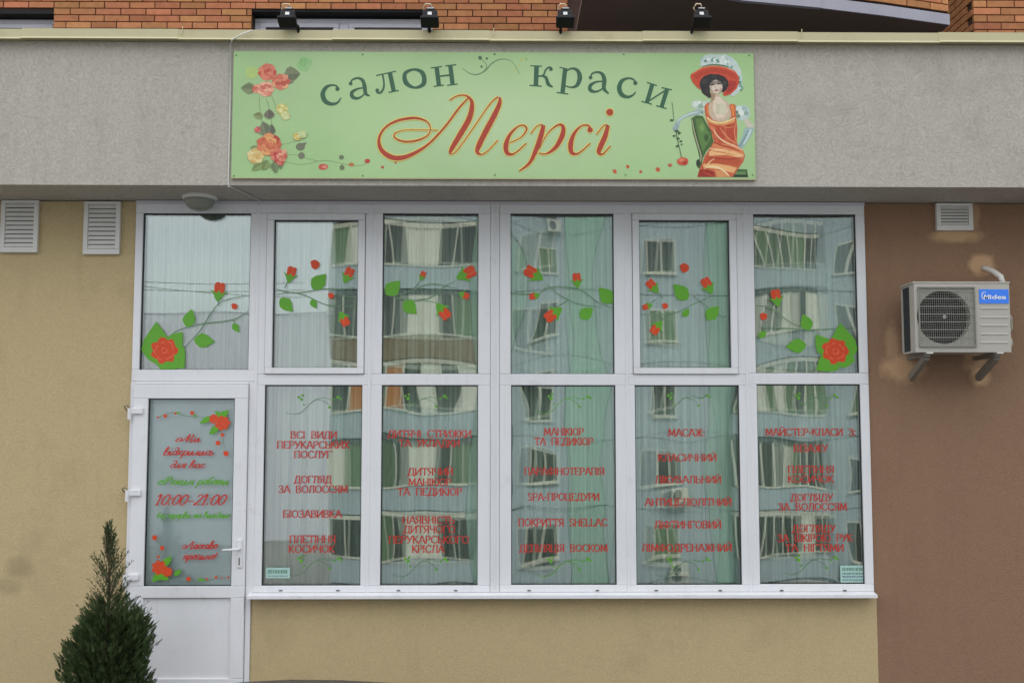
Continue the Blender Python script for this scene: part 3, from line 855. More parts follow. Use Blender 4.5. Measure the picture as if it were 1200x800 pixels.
PX = 1 / 163.0
for (t, xa, xb, yb, xh, mt_, w_) in [('Ми', 206, 235, 517.5, 5.0, 'vtxt', .25), ('відкрились', 192, 249.5, 533, 5.0, 'vtxt', .26), ('для вас', 200, 240.6, 548, 4.8, 'vtxt', .26),
                                 ('Режим роботи', 185, 268, 567.5, 5.2, 'vgreen', .24), ('10:00–21:00', 181, 265.5, 591.5, 6.8, 'vtxt', .22),
                                 ('без перерви та вихідних', 184, 270, 606.5, 4.0, 'vgreen', .26), ('Ласкаво', 213.6, 255.5, 642.5, 4.8, 'vtxt', .26), ('просимо!', 215, 255, 655, 4.8, 'vtxt', .26)]:
    mb = MB(); cursive(mb, t, xa, xb, yb, xh * PX, DDY, w_)
    mb.build('lettering', M[mt_], dpane, label=('red' if mt_ == 'vtxt' else 'green') + ' script lettering reading ' + t)

# ------------------------------------------------------------------ vinyl roses
def conv(o, s, Y):
    return lambda p_: (lambda q: (q.x, q.z))(at(o[0] + p_[0] / s, o[1] + p_[1] / s, Y))


RR = random.Random(3)


def v_leaf(mb, base, tip, wd, Y, mi):
    """leaf between two points (metres), pointed at the tip"""
    a, b_ = Vector(base), Vector(tip); d = b_ - a; n = Vector((-d.y, d.x)).normalized() * wd
    pts = [a, a + d * .12 + n * .55, a + d * .35 + n, a + d * .6 + n * .8, a + d * .82 + n * .38, b_, a + d * .8 - n * .42, a + d * .58 - n * .85, a + d * .33 - n * .95, a + d * .1 - n * .5]
    mb.poly([(q.x, q.y) for q in pts], Y, mi=mi)


def v_bud(mb, c, s, ang, Y, closed=True):
    """rose bud: red flared cup, green calyx. ang = direction the bloom points (radians)"""
    u = Vector((math.cos(ang), math.sin(ang))); v = Vector((-u.y, u.x)); c = Vector(c)
    P = lambda a, b_: tuple(c + u * a * s + v * b_ * s)
    mb.poly([P(-.42, -.16), P(-.25, -.36), P(.1, -.44), (P(.42, -.42)), P(.78, -.40), P(.84, -.18), P(.74, -.05), P(.86, .08), P(.80, .34), P(.6, .46), P(.2, .42), P(-.22, .38), P(-.42, .16)], Y, mi=0)
    mb.ribbon([P(.05, -.1), P(.4, -.12), P(.72, -.04)], s * .035, Y - .0001, mi=2)
    mb.poly([P(-.80, -.03), P(-.55, -.26), P(-.25, -.40), P(.12, -.72), P(.04, -.42), P(-.12, -.24), P(.16, .0), P(-.12, .2), P(.04, .42), P(.10, .74), P(-.25, .40), P(-.55, .26), P(-.80, .05)], Y - .0002, mi=1)


def v_rose(mb, c, r, Y):
    c = Vector(c)
    for k, (rr, n) in enumerate(((1.0, 9),)):
        pts = []
        for i in range(42):
            w = 2 * math.pi * i / 42; q = r * (1.06 + .11 * math.cos(w * 7) + RR.uniform(-.05, .05))
            pts.append((c.x + q * math.cos(w), c.y + q * math.sin(w) * .95))
        mb.poly(pts, Y - .0002, mi=0)
    for i in range(11):
        a0 = RR.uniform(0, 6.28); rr = r * RR.uniform(.16, .34); o_ = r * (.0 if i < 3 else .5); w0 = i * 2.4
        pts = [(c.x + o_ * math.cos(w0) + rr * math.cos(w0 - 1.2 + t * .55), c.y + o_ * math.sin(w0) + rr * math.sin(w0 - 1.2 + t * .55) * .9) for t in range(5)]
        mb.ribbon(pts, [r * .01, r * .05, r * .06, r * .04, r * .01], Y - .0004, mi=2)


def v_petal(mb, c, r, Y):
    mb.poly([(c[0] - r, c[1] + r * .6), (c[0] - r * .2, c[1] + r * 1.05), (c[0] + r * .5, c[1] + r * .8), (c[0] + r, c[1] + r * .3), (c[0] + r * .8, c[1] - r * .5), (c[0], c[1] - r), (c[0] - r * .7, c[1] - r * .6)], Y, mi=0)


MS = [None]
M['vcrease'] = mat('pale_red_vinyl_crease', lin((236, 120, 96)), 0.5)


def sprig(key, origin, stems, leaves, buds, petals, roses, Y=DY, sc=3.477, stemw=0.010):
    mb = MB(); T = conv(origin, sc, Y); u = 1 / sc * PX
    for st in stems: mb.ribbon([T(p_) for p_ in st], [stemw * .4, stemw * .7, stemw * .8, stemw * .6, stemw * .3], Y, mi=3)
    for bs, tp, wd in leaves: v_leaf(mb, T(bs), T(tp), wd * u, Y - .0002, 1)
    for c, s_, a in buds: v_bud(mb, T(c), s_ * u * 1.06, math.radians(a), Y - .0004)
    for c, r in petals: v_petal(mb, T(c), r * u, Y - .0002)
    for c, r in roses: v_rose(mb, T(c), r * u, Y - .0004)
    mb.build('rose_sprig', [M['vred'], M['vgreen'], M['vcrease'], M['vstem']], panes[key] if not isinstance(key, bpy.types.Object) else key,
             label='vinyl sprig of red roses with green leaves')


sprig(('U', 0), (140, 220),
      [[(245, 670), (330, 580), (370, 515), (420, 462), (525, 438)], [(190, 615), (240, 580), (330, 555), (450, 540), (500, 520), (525, 500)], [(405, 480), (403, 470), (402, 455)], [(470, 550), (463, 540), (460, 535)]],
      [((150, 720), (150, 545), 62), ((205, 650), (258, 587), 34), ((185, 650), (265, 735), 60), ((150, 700), (235, 742), 30), ((275, 568), (295, 493), 27), ((303, 618), (388, 628), 31), ((462, 552), (487, 590), 15)],
      [((405, 425), 46, 82)], [((468, 483), 13)], [((183, 662), 50)])
sprig(('U', 1), (140, 220),
      [[(638, 413), (720, 428), (830, 412), (905, 412), (960, 405)], [(640, 435), (700, 426), (760, 440), (850, 478), (962, 480)], [(890, 440), (930, 442), (965, 452)], [(672, 410), (680, 395), (684, 380)]],
      [((785, 412), (842, 350), 32), ((655, 450), (706, 505), 27), ((782, 455), (802, 492), 15)],
      [((697, 355), 40, 75), ((930, 358), 40, 65), ((912, 532), 38, -62)], [((797, 313), 20), ((862, 440), 13)], [])
sprig(('U', 2), (430, 220),
      [[(110, 440), (180, 420), (240, 395), (300, 395), (370, 412)], [(130, 455), (250, 450), (310, 405), (360, 380)], [(100, 440), (180, 462), (230, 458), (290, 470)], [(190, 410), (205, 395), (215, 378)]],
      [((78, 436), (136, 378), 32), ((150, 462), (203, 514), 30)],
      [((225, 360), 24, 65), ((402, 352), 50, 25), ((394, 437), 27, -20), ((307, 500), 46, -52)], [], [])
sprig(('U', 3), (430, 220),
      [[(735, 395), (790, 440), (870, 475), (960, 485)], [(700, 432), (750, 405), (860, 412), (940, 465), (1000, 488)], [(765, 490), (800, 470), (820, 458)], [(590, 432), (640, 432), (690, 430)], [(868, 402), (862, 395), (858, 385)]],
      [((1002, 470), (945, 405), 32), ((868, 530), (922, 490), 28)],
      [((682, 352), 50, 148), ((684, 440), 27, 195), ((856, 378), 36, 95), ((762, 512), 48, 215)], [], [])
sprig(('U', 4), (720, 220),
      [[(110, 515), (230, 515), (330, 470), (400, 440)], [(320, 440), (360, 470), (430, 520), (460, 522)], [(180, 425), (190, 440), (196, 452)], [(152, 470), (160, 460), (172, 455)], [(195, 525), (198, 535), (190, 545)]],
      [((300, 455), (240, 392), 32), ((375, 535), (428, 482), 28), ((280, 525), (305, 492), 15)],
      [((158, 403), 38, 130), ((136, 482), 25, 200), ((382, 400), 42, 118), ((174, 567), 38, 232)], [((286, 327), 20), ((207, 482), 13)], [])
sprig(('U', 5), (720, 220),
      [[(578, 480), (640, 490), (720, 550), (840, 600)], [(590, 570), (700, 572), (800, 578), (940, 572), (985, 570)], [(672, 490), (670, 480), (668, 472)]],
      [((795, 580), (768, 514), 27), ((782, 640), (698, 648), 31), ((590, 610), (620, 582), 15), ((940, 720), (920, 550), 62), ((880, 680), (820, 597), 38), ((920, 680), (822, 742), 48), ((900, 715), (985, 700), 26)],
      [((661, 450), 42, 100)], [((608, 525), 16)], [((900, 665), 50)])
# door corners
T_ = dict(Y=DDY, stemw=0.006)
sprig(dpane, (150, 450), [[(215, 240), (270, 215), (350, 205), (400, 225), (480, 235), (590, 240)], [(670, 340), (680, 370), (690, 430), (705, 490)]],
      [((600, 235), (515, 285), 22), ((650, 300), (585, 365), 26), ((650, 250), (728, 185), 28), ((690, 260), (625, 190), 22), ((470, 215), (490, 240), 8), ((350, 200), (375, 215), 9)],
      [], [((215, 240), 8), ((268, 230), 14), ((342, 211), 9), ((462, 208), 15), ((680, 366), 14), ((648, 425), 18), ((706, 500), 20)], [((680, 280), 50), ((620, 250), 32)], sc=6.153, **T_)
sprig(dpane, (140, 430), [[(122, 592), (148, 628), (135, 660), (130, 680)], [(200, 725), (240, 738), (300, 742), (340, 732), (378, 730)]],
      [((150, 690), (182, 655), 13), ((150, 710), (112, 745), 15), ((140, 720), (172, 738), 13), ((190, 722), (216, 702), 9), ((270, 735), (300, 740), 5)],
      [], [((122, 592), 9), ((148, 628), 8), ((135, 658), 5), ((240, 735), 8), ((303, 735), 4), ((335, 729), 5), ((356, 731), 3), ((378, 730), 4)], [((138, 695), 23), ((166, 710), 16)], sc=2.963, **T_)

# thin green scroll ornaments above and below each list
orn = [(-32, 10), (-25, 13), (-14, 11), (-4, 1), (4, -4), (14, -1), (20, 5)]
orn2 = [(2, -4), (12, -6), (22, -4), (31, -7)]
lv = [((-14, -4), 3.2), ((-17, -7), 2.6), ((-13, -9), 2.4), ((29, -7), 3), ((32, -5), 2.4), ((19, 5), 2.4), ((-11, 2), 1.8), ((24, -4), 1.8)]
for ui, (cx, ys_) in {1: (367, (472, 661)), 2: (492, (471, 662)), 3: (660, (471, 662)), 4: (800, (470, 662)), 5: (950, (470, 660))}.items():
    for yy in ys_:
        mb = MB(); sg = 1 if (ui + (yy > 600)) % 3 else -1
        c = at(cx, yy, DY)
        Q = lambda p_: (c.x + p_[0] * PX, c.z - p_[1] * PX)
        mb.ribbon([Q(p_) for p_ in orn], [.002, .003, .0045, .005, .0045, .003, .002], DY, mi=0)
        mb.ribbon([Q(p_) for p_ in orn2], [.002, .004, .003], DY, mi=0)
        for (p_, r) in lv: mb.disc(Q(p_), r * PX * .62, DY - .0002, n=7, mi=1, jit=.2)
        mb.build('scroll_ornament', [M['vstem'] if ui != 3 else M['vgreen'], M['vgreen']], panes[('L', ui)])


# small stickers with illegible print at two lower corners
def sticker(ui, x0, y0, x1, y1, rows, lbl):
    a, b_ = at(x0, y1, DY), at(x1, y0, DY)
    mb = MB(); mb.poly([(a.x, a.z), (b_.x, a.z), (b_.x, b_.z), (a.x, b_.z)], DY - .0003, col=(172, 205, 196))
    H_ = b_.z - a.z; W_ = b_.x - a.x
    for fy, hgt, cc in rows:
        x = a.x + W_ * .08
        while x < b_.x - W_ * .1:
            w = RR.uniform(.004, .009); zc = a.z + H_ * fy
            mb.poly([(x, zc - H_ * hgt), (x + w, zc - H_ * hgt), (x + w * 1.1, zc + H_ * hgt), (x, zc + H_ * hgt * RR.uniform(.4, 1))], DY - .0008, col=cc)
            x += w + RR.uniform(.003, .006)
    mb.build('sticker', M['print'], panes[('L', ui)], label=lbl)


sticker(1, 311.5, 664.5, 340, 677, [(.62, .18, (96, 140, 122)), (.2, .06, (120, 140, 140))], 'small pale green sticker in the lower left corner')
sticker(5, 985, 662, 1013.5, 682, [(.78, .1, (90, 130, 112)), (.52, .06, (100, 130, 120)), (.34, .05, (96, 110, 140)), (.15, .05, (110, 140, 140))], 'small pale green sticker in the lower right corner')

# ------------------------------------------------------------------ shop sign
SY = -0.522
sign = thing('shop_sign', (0, SY, 3.52), 'long pale green sign reading САЛОН КРАСИ Мерсі with roses and a lady in a red hat', 'sign')
s = MB(); s.box(-1.826, 1.765, SY, -0.502, 3.515, 4.398); s.build('board', M['board'], sign, bevel=0.002)
s = MB(); s.box(-1.826, 1.765, SY - .0025, -0.506, 3.508, 3.5145); s.build('edge_trim', M['flash'], sign)
layer = [0]


def LY():
    layer[0] += 1
    return SY - 0.0006


A1 = conv((260, 40), 3.75, SY); A2 = conv((580, 40), 3.75, SY); A4 = conv((430, 100), 4.0, SY); A3 = conv((280, 60), 5.333, SY); A7 = conv((780, 50), 4.708, SY); A5 = conv((360, 60), 2.727, SY); A6 = conv((270, 130), 6.667, SY)
g_ = (58, 100, 74)
mb = MB(); Yt = SY - .0010
U1 = PX / 3.75 * 1.02


def gl(T, strokes):
    for pts, ws, *cl in strokes:
        W_ = [w * U1 for w in (ws if isinstance(ws, (list, tuple)) else [ws] * len(pts))]
        mb.ribbon([T(p_) for p_ in pts], W_, Yt, col=g_, smooth=len(pts) > 2, closed=bool(cl))


def blob(T, c, r):
    mb.disc(T(c), r * U1, Yt, col=g_, n=10)


gl(A1, [([(512, 245), (505, 230), (482, 225), (457, 236), (443, 265), (455, 296), (482, 308), (508, 302), (524, 280)], [6, 7, 8, 15, 19, 19, 14, 9, 4])]); blob(A1, (508, 242), 9)
gl(A1, [([(566, 222), (572, 203), (598, 194), (620, 206), (628, 235), (632, 262), (650, 272)], [6, 7, 9, 14, 17, 14, 5]),
        ([(626, 236), (595, 242), (572, 257), (574, 276), (595, 283), (618, 272), (630, 256)], [5, 8, 15, 16, 11, 6, 5])]); blob(A1, (566, 218), 8)
gl(A1, [([(678, 183), (765, 164)], [5, 5]), ([(738, 170), (755, 250)], [18, 18]), ([(733, 257), (777, 248)], [6, 5]), ([(706, 178), (712, 210), (710, 240), (697, 258), (683, 256), (680, 246)], [7, 7, 8, 9, 9, 8])]); blob(A1, (683, 248), 8)
gl(A1, [([(843, 156), (805, 175), (810, 215), (848, 236), (887, 218), (882, 172)], [9, 16, 20, 9, 19, 18], 1)])
gl(A1, [([(944, 148), (954, 228)], [18, 18]), ([(1004, 140), (1014, 222)], [18, 18]), ([(950, 187), (1008, 180)], [7, 7]), ([(918, 150), (968, 143)], [5, 5]), ([(930, 231), (976, 225)], [5, 5]), ([(982, 141), (1030, 135)], [5, 5]), ([(990, 226), (1036, 220)], [5, 5])])
gl(A2, [([(183, 142), (180, 226)], [19, 19]), ([(156, 140), (206, 142)], [5, 5]), ([(152, 226), (206, 230)], [5, 5]), ([(188, 186), (212, 182), (222, 160), (236, 147), (250, 150)], [7, 7, 7, 7, 8]), ([(203, 183), (224, 192), (234, 220), (254, 234)], [7, 13, 15, 5])]); blob(A2, (246, 155), 8)
gl(A2, [([(309, 150), (297, 258)], [18, 18]), ([(284, 147), (312, 153)], [5, 5]), ([(271, 257), (322, 264)], [5, 5]), ([(314, 163), (337, 152), (362, 160), (373, 190), (362, 224), (336, 235), (308, 228)], [6, 8, 14, 20, 15, 7, 5])])
gl(A2, [([(418, 195), (428, 174), (455, 168), (474, 180), (481, 205), (479, 240), (500, 263)], [6, 7, 9, 15, 18, 16, 5]), ([(478, 208), (445, 211), (420, 226), (419, 246), (440, 254), (464, 246), (479, 232)], [5, 8, 15, 16, 10, 6, 5])]); blob(A2, (420, 192), 8)
gl(A2, [([(622, 220), (608, 200), (583, 195), (557, 208), (546, 237), (557, 266), (583, 277), (606, 269), (618, 254)], [6, 7, 8, 16, 19, 19, 12, 8, 4])]); blob(A2, (617, 216), 9)
gl(A2, [([(692, 220), (668, 300)], [17, 17]), ([(757, 242), (732, 322)], [17, 17]), ([(674, 296), (752, 246)], [6, 6]), ([(668, 213), (712, 227)], [5, 5]), ([(643, 296), (690, 309)], [5, 5]), ([(732, 236), (778, 246)], [5, 5]), ([(708, 315), (755, 328)], [5, 5])])
mb.build('lettering', M['print'], sign, label='dark green serif lettering reading САЛОН КРАСИ')

SCR = [([(332, 211), (240, 210), (170, 212), (130, 228), (135, 250), (180, 265), (240, 258), (285, 235), (298, 205), (285, 175), (250, 158), (205, 155), (140, 168), (85, 200), (57, 250), (66, 300), (105, 333), (150, 342), (210, 325), (290, 275), (370, 190), (430, 110), (480, 55)],
        [3, 3, 3, 5, 7, 9, 9, 6, 4, 6, 10, 13, 12, 9, 12, 20, 24, 24, 18, 10, 9, 9, 6]),
       ([(388, 72), (420, 52), (460, 48), (488, 70), (492, 105), (478, 160), (438, 230), (402, 290), (388, 318)], [5, 5, 7, 14, 22, 26, 26, 22, 12]),
       ([(385, 322), (410, 318), (450, 270), (520, 170), (580, 85), (615, 55)], [5, 4, 4, 4, 5, 7]),
       ([(622, 56), (622, 85), (598, 140), (558, 215), (526, 280), (517, 312), (538, 325), (572, 303), (614, 258)], [8, 19, 25, 26, 25, 17, 6, 4, 4]),
       ([(668, 271), (720, 246), (748, 210), (738, 190), (708, 194), (670, 232), (652, 280), (658, 318), (692, 320), (748, 272)], [4, 4, 8, 7, 6, 14, 24, 20, 7, 4]),
       ([(768, 228), (798, 192), (825, 186)], [4, 4, 6]),
       ([(828, 188), (815, 240), (792, 305), (762, 365), (714, 403)], [18, 24, 22, 14, 5]),
       ([(806, 300), (848, 225), (898, 186), (920, 198), (914, 240), (884, 292), (840, 322), (804, 318)], [4, 4, 9, 18, 24, 19, 7, 4]),
       ([(1048, 200), (1032, 188), (1004, 192), (972, 226), (955, 275), (960, 316), (992, 319), (1048, 272)], [8, 8, 6, 15, 24, 20, 7, 4]),
       ([(1076, 232), (1108, 192), (1128, 187)], [4, 4, 6]),
       ([(1130, 188), (1116, 240), (1094, 290), (1087, 316), (1106, 323), (1142, 284)], [16, 24, 25, 18, 7, 4])]
mb = MB(); U4 = PX / 4.0 * 0.93
for ps, extra, col, dy in ((SCR, 11, (222, 205, 112), .0013), (SCR, 0, (176, 66, 46), .0021)):
    for pts, ws in ps:
        mb.ribbon([A4(p_) for p_ in pts], [(w + extra) * U4 for w in ws], SY - dy, col=col)
    for c, r in (((1138, 127), 17), ((1046, 210), 13)):
        mb.disc(A4(c), (r + extra / 2) * U4, SY - dy, col=col, n=14)
mb.build('lettering', M['print'], sign, label='red script lettering reading Мерсі with a yellow outline')
# small scroll between the words, petals, vine
mb = MB(); yv = SY - .0004
mb.ribbon([A5(p_) for p_ in [(495, 55), (520, 72), (545, 75), (570, 62), (590, 40), (620, 26), (655, 35), (680, 75)]], [c * PX / 2.727 for c in (1.5, 3, 4, 4, 4, 3, 2, 1)], yv, col=(112, 140, 100))
mb.ribbon([A5(p_) for p_ in [(555, 72), (572, 55), (570, 40), (552, 22)]], [2 * PX / 2.727] * 4, yv, col=(100, 130, 92))
for c, r, cc in [((552, 22), 6, (80, 112, 80)), ((574, 24), 4, (80, 112, 80)), ((557, 50), 4, (84, 116, 82)), ((598, 10), 3, (84, 116, 82)), ((686, 27), 5, (190, 200, 110)), ((700, 26), 4, (150, 175, 100)), ((664, 60), 4, (190, 200, 120)), ((678, 45), 3, (190, 200, 120))]:
    mb.disc(A5(c), r * PX / 2.727, yv - .0003, col=cc, n=8, jit=.15)
for c, r in [((5, 355), 8), ((72, 384), 7), ((135, 362), 6)]:
    pm = MB(); pm.disc(A4(c), r * PX / 4, yv, col=(188, 84, 58), n=7, jit=.25); pm.build('petal_print', M['print'], sign)
for c, r in [((527, 602), 10), ((584, 583), 8), ((642, 605), 7), ((717, 597), 10), ((768, 576), 7)]:
    pm = MB(); pm.disc(A2(c), r * PX / 3.75, yv, col=(198, 92, 62), n=7, jit=.3); pm.build('petal_print', M['print'], sign)
mb.build('scroll_print', M['print'], sign)
mb = MB()
vine = [(430, 395), (520, 418), (600, 415), (680, 395), (750, 388), (840, 405), (960, 430), (1030, 425), (1080, 395)]
mb.ribbon([A6(p_) for p_ in vine], [3 * PX / 6.667] * 9, yv, col=(118, 130, 96))
mb.ribbon([A6(p_) for p_ in [(400, 340), (520, 345), (600, 372), (680, 392)]], [3 * PX / 6.667] * 4, yv, col=(118, 130, 96))
mb.ribbon([A6(p_) for p_ in [(390, 265), (450, 255), (520, 232)]], [3 * PX / 6.667] * 3, yv, col=(118, 130, 96))
for c, rx, ry, cc in [((725, 438), 38, 24, (196, 88, 74)), ((735, 438), 22, 10, (222, 140, 120)), ((945, 420), 22, 14, (186, 120, 70)), ((1070, 392), 20, 18, (186, 74, 52)), ((868, 363), 20, 17, (112, 124, 92)), ((873, 443), 19, 21, (112, 124, 92)), ((545, 282), 34, 30, (116, 122, 98)), ((556, 350), 27, 26, (118, 124, 98))]:
    mb.disc(A6(c), rx * PX / 6.667, yv - .0004, col=cc, n=11, ry=ry * PX / 6.667, jit=.08)
mb.poly([A6(p_) for p_ in [(560, 252), (598, 246), (575, 285)]], yv - .0006, col=(116, 122, 98))
mb.build('vine_print', M['print'], sign)

# painted rose bouquets (layered petals)
mb = MB(); RB = random.Random(11)


def sh(c, k): return tuple(max(0, min(255, v * k)) for v in c)


def p_rose(T, sc_, c, r, col, dark, light):
    u = PX / sc_
    cc = T(c); mb.disc(cc, r * u, LY(), col=sh(col, .95), n=12, jit=.09, rnd=RB)
    for ring, (rr, cnt, sz) in enumerate(((.72, 7, .42), (.45, 6, .34), (.2, 4, .24))):
        y_ = LY()
        for i in range(cnt):
            w = 2 * math.pi * i / cnt + ring * .6 + RB.uniform(-.2, .2)
            q = (cc[0] + rr * r * u * math.cos(w), cc[1] + rr * r * u * math.sin(w))
            k = RB.random()
            cl = tuple(a * (1 - k) + b_ * k for a, b_ in zip(col, light if RB.random() < .55 else dark))
            pass
            mb.disc(q, sz * r * u, y_, col=cl, n=8, ry=sz * r * u * .75, jit=.2, rnd=RB)
        for i in range(cnt - 1):
            w = RB.uniform(0, 6.28); q = [(cc[0] + rr * r * u * math.cos(w + t * .3), cc[1] + rr * r * u * math.sin(w + t * .3) * .9) for t in range(4)]
            mb.ribbon(q, [.5 * u, r * .09 * u, r * .07 * u, .5 * u], y_, col=dark)


def p_leaf(T, sc_, a, b_, w, col):
    y_ = LY(); A, B = Vector(T(a)), Vector(T(b_)); d = B - A; n = Vector((-d.y, d.x)).normalized() * w * PX / sc_
    mb.poly([tuple(q) for q in [A, A + d * .2 + n * .8, A + d * .45 + n, A + d * .75 + n * .6, B, A + d * .75 - n * .6, A + d * .45 - n, A + d * .2 - n * .75]], y_, col=col)
    mb.poly([tuple(q) for q in [A, A + d * .3 + n * .1, B, A + d * .75 - n * .5, A + d * .4 - n * .8]], y_, col=sh(col, .86))


S3 = 5.333
ol, ol2 = (128, 140, 100), (108, 118, 92)
mb.disc(A3((80, 135)), 40 * PX / S3, LY(), col=(176, 200, 118), n=14, jit=.15)
mb.disc(A3((408, 80)), 44 * PX / S3, LY(), col=(150, 196, 132), n=14, jit=.15)
mb.disc(A3((405, 70)), 28 * PX / S3, LY(), col=(140, 188, 122), n=14, jit=.2)
for a, b_, w, c in [((105, 235), (10, 232), 38, ol), ((280, 150), (385, 142), 50, (124, 132, 100)), ((270, 190), (345, 195), 18, (140, 142, 108))]: p_leaf(A3, S3, a, b_, w, c)
for pts in ([(130, 285), (128, 340), (140, 420), (145, 470)], [(170, 300), (185, 340), (188, 380)], [(205, 285), (225, 330), (235, 370)], [(205, 420), (205, 470), (212, 520)]):
    mb.ribbon([A3(q) for q in pts], [2.5 * PX / S3] * 4, LY(), col=(112, 126, 88))
coral, cd, cl_ = (216, 128, 102), (188, 84, 66), (236, 174, 138)
p_rose(A3, S3, (178, 132), 52, coral, (190, 72, 58), (224, 134, 104))
p_rose(A3, S3, (262, 192), 50, coral, cd, (236, 176, 134))
p_rose(A3, S3, (112, 236), 26, (222, 134, 112), cd, cl_)
p_rose(A3, S3, (168, 238), 46, (226, 148, 120), (196, 96, 84), (238, 184, 150))
p_rose(A3, S3, (268, 362), 34, (214, 210, 138), (196, 184, 100), (232, 226, 168)); p_rose(A3, S3, (292, 405), 26, (208, 214, 152), (196, 190, 120), (228, 228, 176))
for a, b_, w, c in [((150, 405), (90, 400), 22, (140, 152, 100)), ((190, 425), (190, 362), 32, (118, 112, 96)), ((175, 530), (150, 440), 38, (124, 132, 102)), ((200, 530), (205, 455), 26, (112, 118, 94)), ((160, 520), (110, 470), 20, (132, 140, 106))]: p_leaf(A3, S3, a, b_, w, c)
p_rose(A3, S3, (116, 492), 18, (206, 92, 88), (184, 62, 62), (232, 170, 166))
for a, b_, w, c in [((150, 700), (80, 745), 24, (138, 160, 96)), ((180, 680), (150, 745), 30, (134, 154, 94)), ((215, 690), (235, 765), 24, (122, 140, 96)), ((120, 600), (68, 605), 12, (140, 158, 108)), ((260, 690), (262, 740), 16, (126, 140, 100))]: p_leaf(A3, S3, a, b_, w, c)
p_rose(A3, S3, (105, 655), 46, (222, 196, 130), (206, 168, 96), (232, 216, 164))
p_rose(A3, S3, (190, 585), 68, (216, 124, 84), (176, 66, 50), (232, 170, 108))
p_rose(A3, S3, (252, 655), 46, (220, 128, 104), (182, 62, 58), (238, 186, 150)); p_rose(A3, S3, (262, 695), 20, (206, 90, 84), cd, cl_)
p_rose(A3, S3, (366, 535), 24, (216, 200, 120), (194, 168, 84), (232, 222, 160)); p_rose(A3, S3, (400, 520), 24, (196, 210, 150), (182, 196, 130), (214, 222, 170))
mb.build('rose_bouquet_print', M['print'], sign, label='printed coral and yellow roses with olive leaves')

# lady print
mb = MB()


def P7(pts, col): mb.poly([A7(q) for q in pts], LY(), col=col)


def L7(pts, ws, col): mb.ribbon([A7(q) for q in pts], [w * PX / 4.708 for w in (ws if isinstance(ws, (list, tuple)) else [ws] * len(pts))], LY(), col=col)


def D7(c, r, col, ry=None, j=.12): mb.disc(A7(c), r * PX / 4.708, LY(), col=col, n=11, ry=(ry or r) * PX / 4.708, jit=j, rnd=RB)


# chair
P7([(140, 420), (168, 402), (205, 405), (228, 450), (268, 515), (262, 560), (225, 600), (205, 640), (196, 700), (176, 690), (168, 655), (188, 640), (176, 590), (150, 500)], (74, 104, 56))
P7([(165, 420), (200, 418), (225, 470), (250, 520), (225, 570), (205, 600), (185, 540), (172, 470)], (96, 134, 70))
L7([(145, 425), (160, 500), (180, 570), (196, 625), (190, 660)], [5, 6, 6, 6, 5], (176, 172, 140))
L7([(152, 428), (170, 505), (190, 570), (204, 620)], 3, (52, 60, 44))
D7((200, 470), 14, (120, 156, 84), 22); D7((225, 525), 12, (66, 92, 50), 20); D7((180, 665), 12, (46, 62, 38), 20)
P7([(370, 715), (400, 698), (450, 700), (455, 743), (330, 743)], (70, 104, 58)); P7([(390, 712), (440, 712), (440, 728), (380, 730)], (104, 140, 84)); P7([(380, 728), (455, 730), (455, 743), (370, 743)], (44, 58, 40))
# left arm: sleeve and long glove
P7([(140, 335), (165, 315), (205, 325), (245, 318), (235, 345), (215, 380), (200, 405), (172, 395), (170, 370), (145, 355)], (190, 208, 190))
for c, r, k in [((165, 340), 16, (214, 226, 214)), ((195, 350), 15, (150, 174, 156)), ((182, 375), 13, (176, 196, 184)), ((215, 340), 14, (204, 216, 200)), ((200, 385), 10, (138, 160, 148)), ((185, 330), 8, (232, 236, 226))]: D7(c, r, k)
P7([(58, 435), (80, 412), (125, 388), (168, 374), (190, 372), (188, 398), (150, 404), (110, 414), (82, 432), (74, 470), (58, 492), (40, 488), (38, 470), (48, 452)], (158, 180, 178))
L7([(66, 434), (95, 412), (140, 392), (182, 382)], [5, 8, 8, 5], (202, 216, 212)); L7([(48, 470), (52, 482)], 4, (120, 140, 142)); L7([(60, 450), (62, 482)], 3, (112, 134, 134))
# neck, shoulders
P7([(245, 268), (290, 282), (305, 300), (325, 318), (352, 338), (372, 350), (366, 400), (330, 432), (270, 438), (238, 402), (228, 352), (250, 325), (252, 300)], (206, 184, 158))
P7([(262, 300), (300, 300), (330, 335), (345, 380), (320, 415), (280, 418), (262, 370)], (226, 208, 184)); P7([(245, 275), (275, 285), (270, 315), (240, 340), (232, 350), (252, 320)], (168, 138, 108))
P7([(300, 330), (335, 345), (330, 400), (300, 395)], (212, 206, 176)); P7([(280, 340), (300, 340), (296, 395), (275, 390)], (204, 198, 166))
# right sleeve, arm, glove
P7([(380, 362), (400, 348), (440, 345), (462, 365), (468, 400), (450, 425), (425, 432), (400, 428), (385, 400)], (186, 206, 198))
for c, r, k in [((405, 365), 15, (214, 226, 218)), ((435, 365), 15, (168, 190, 184)), ((418, 390), 17, (224, 232, 222)), ((445, 390), 13, (146, 170, 158)), ((400, 405), 12, (120, 140, 112)), ((430, 415), 11, (196, 212, 202)), ((392, 385), 9, (112, 128, 100))]: D7(c, r, k)
P7([(425, 420), (455, 425), (490, 462), (488, 480), (462, 476), (440, 455)], (206, 198, 180))
P7([(440, 470), (488, 468), (478, 505), (452, 545), (425, 585), (402, 582), (396, 560), (412, 545), (425, 510)], (160, 186, 184))
L7([(470, 480), (455, 520), (430, 560)], [8, 10, 6], (204, 220, 216)); L7([(445, 500), (425, 545), (405, 572)], 5, (112, 138, 138))
for k in range(5): D7((452 - k * 9, 490 + k * 20), 5, (126, 150, 148))
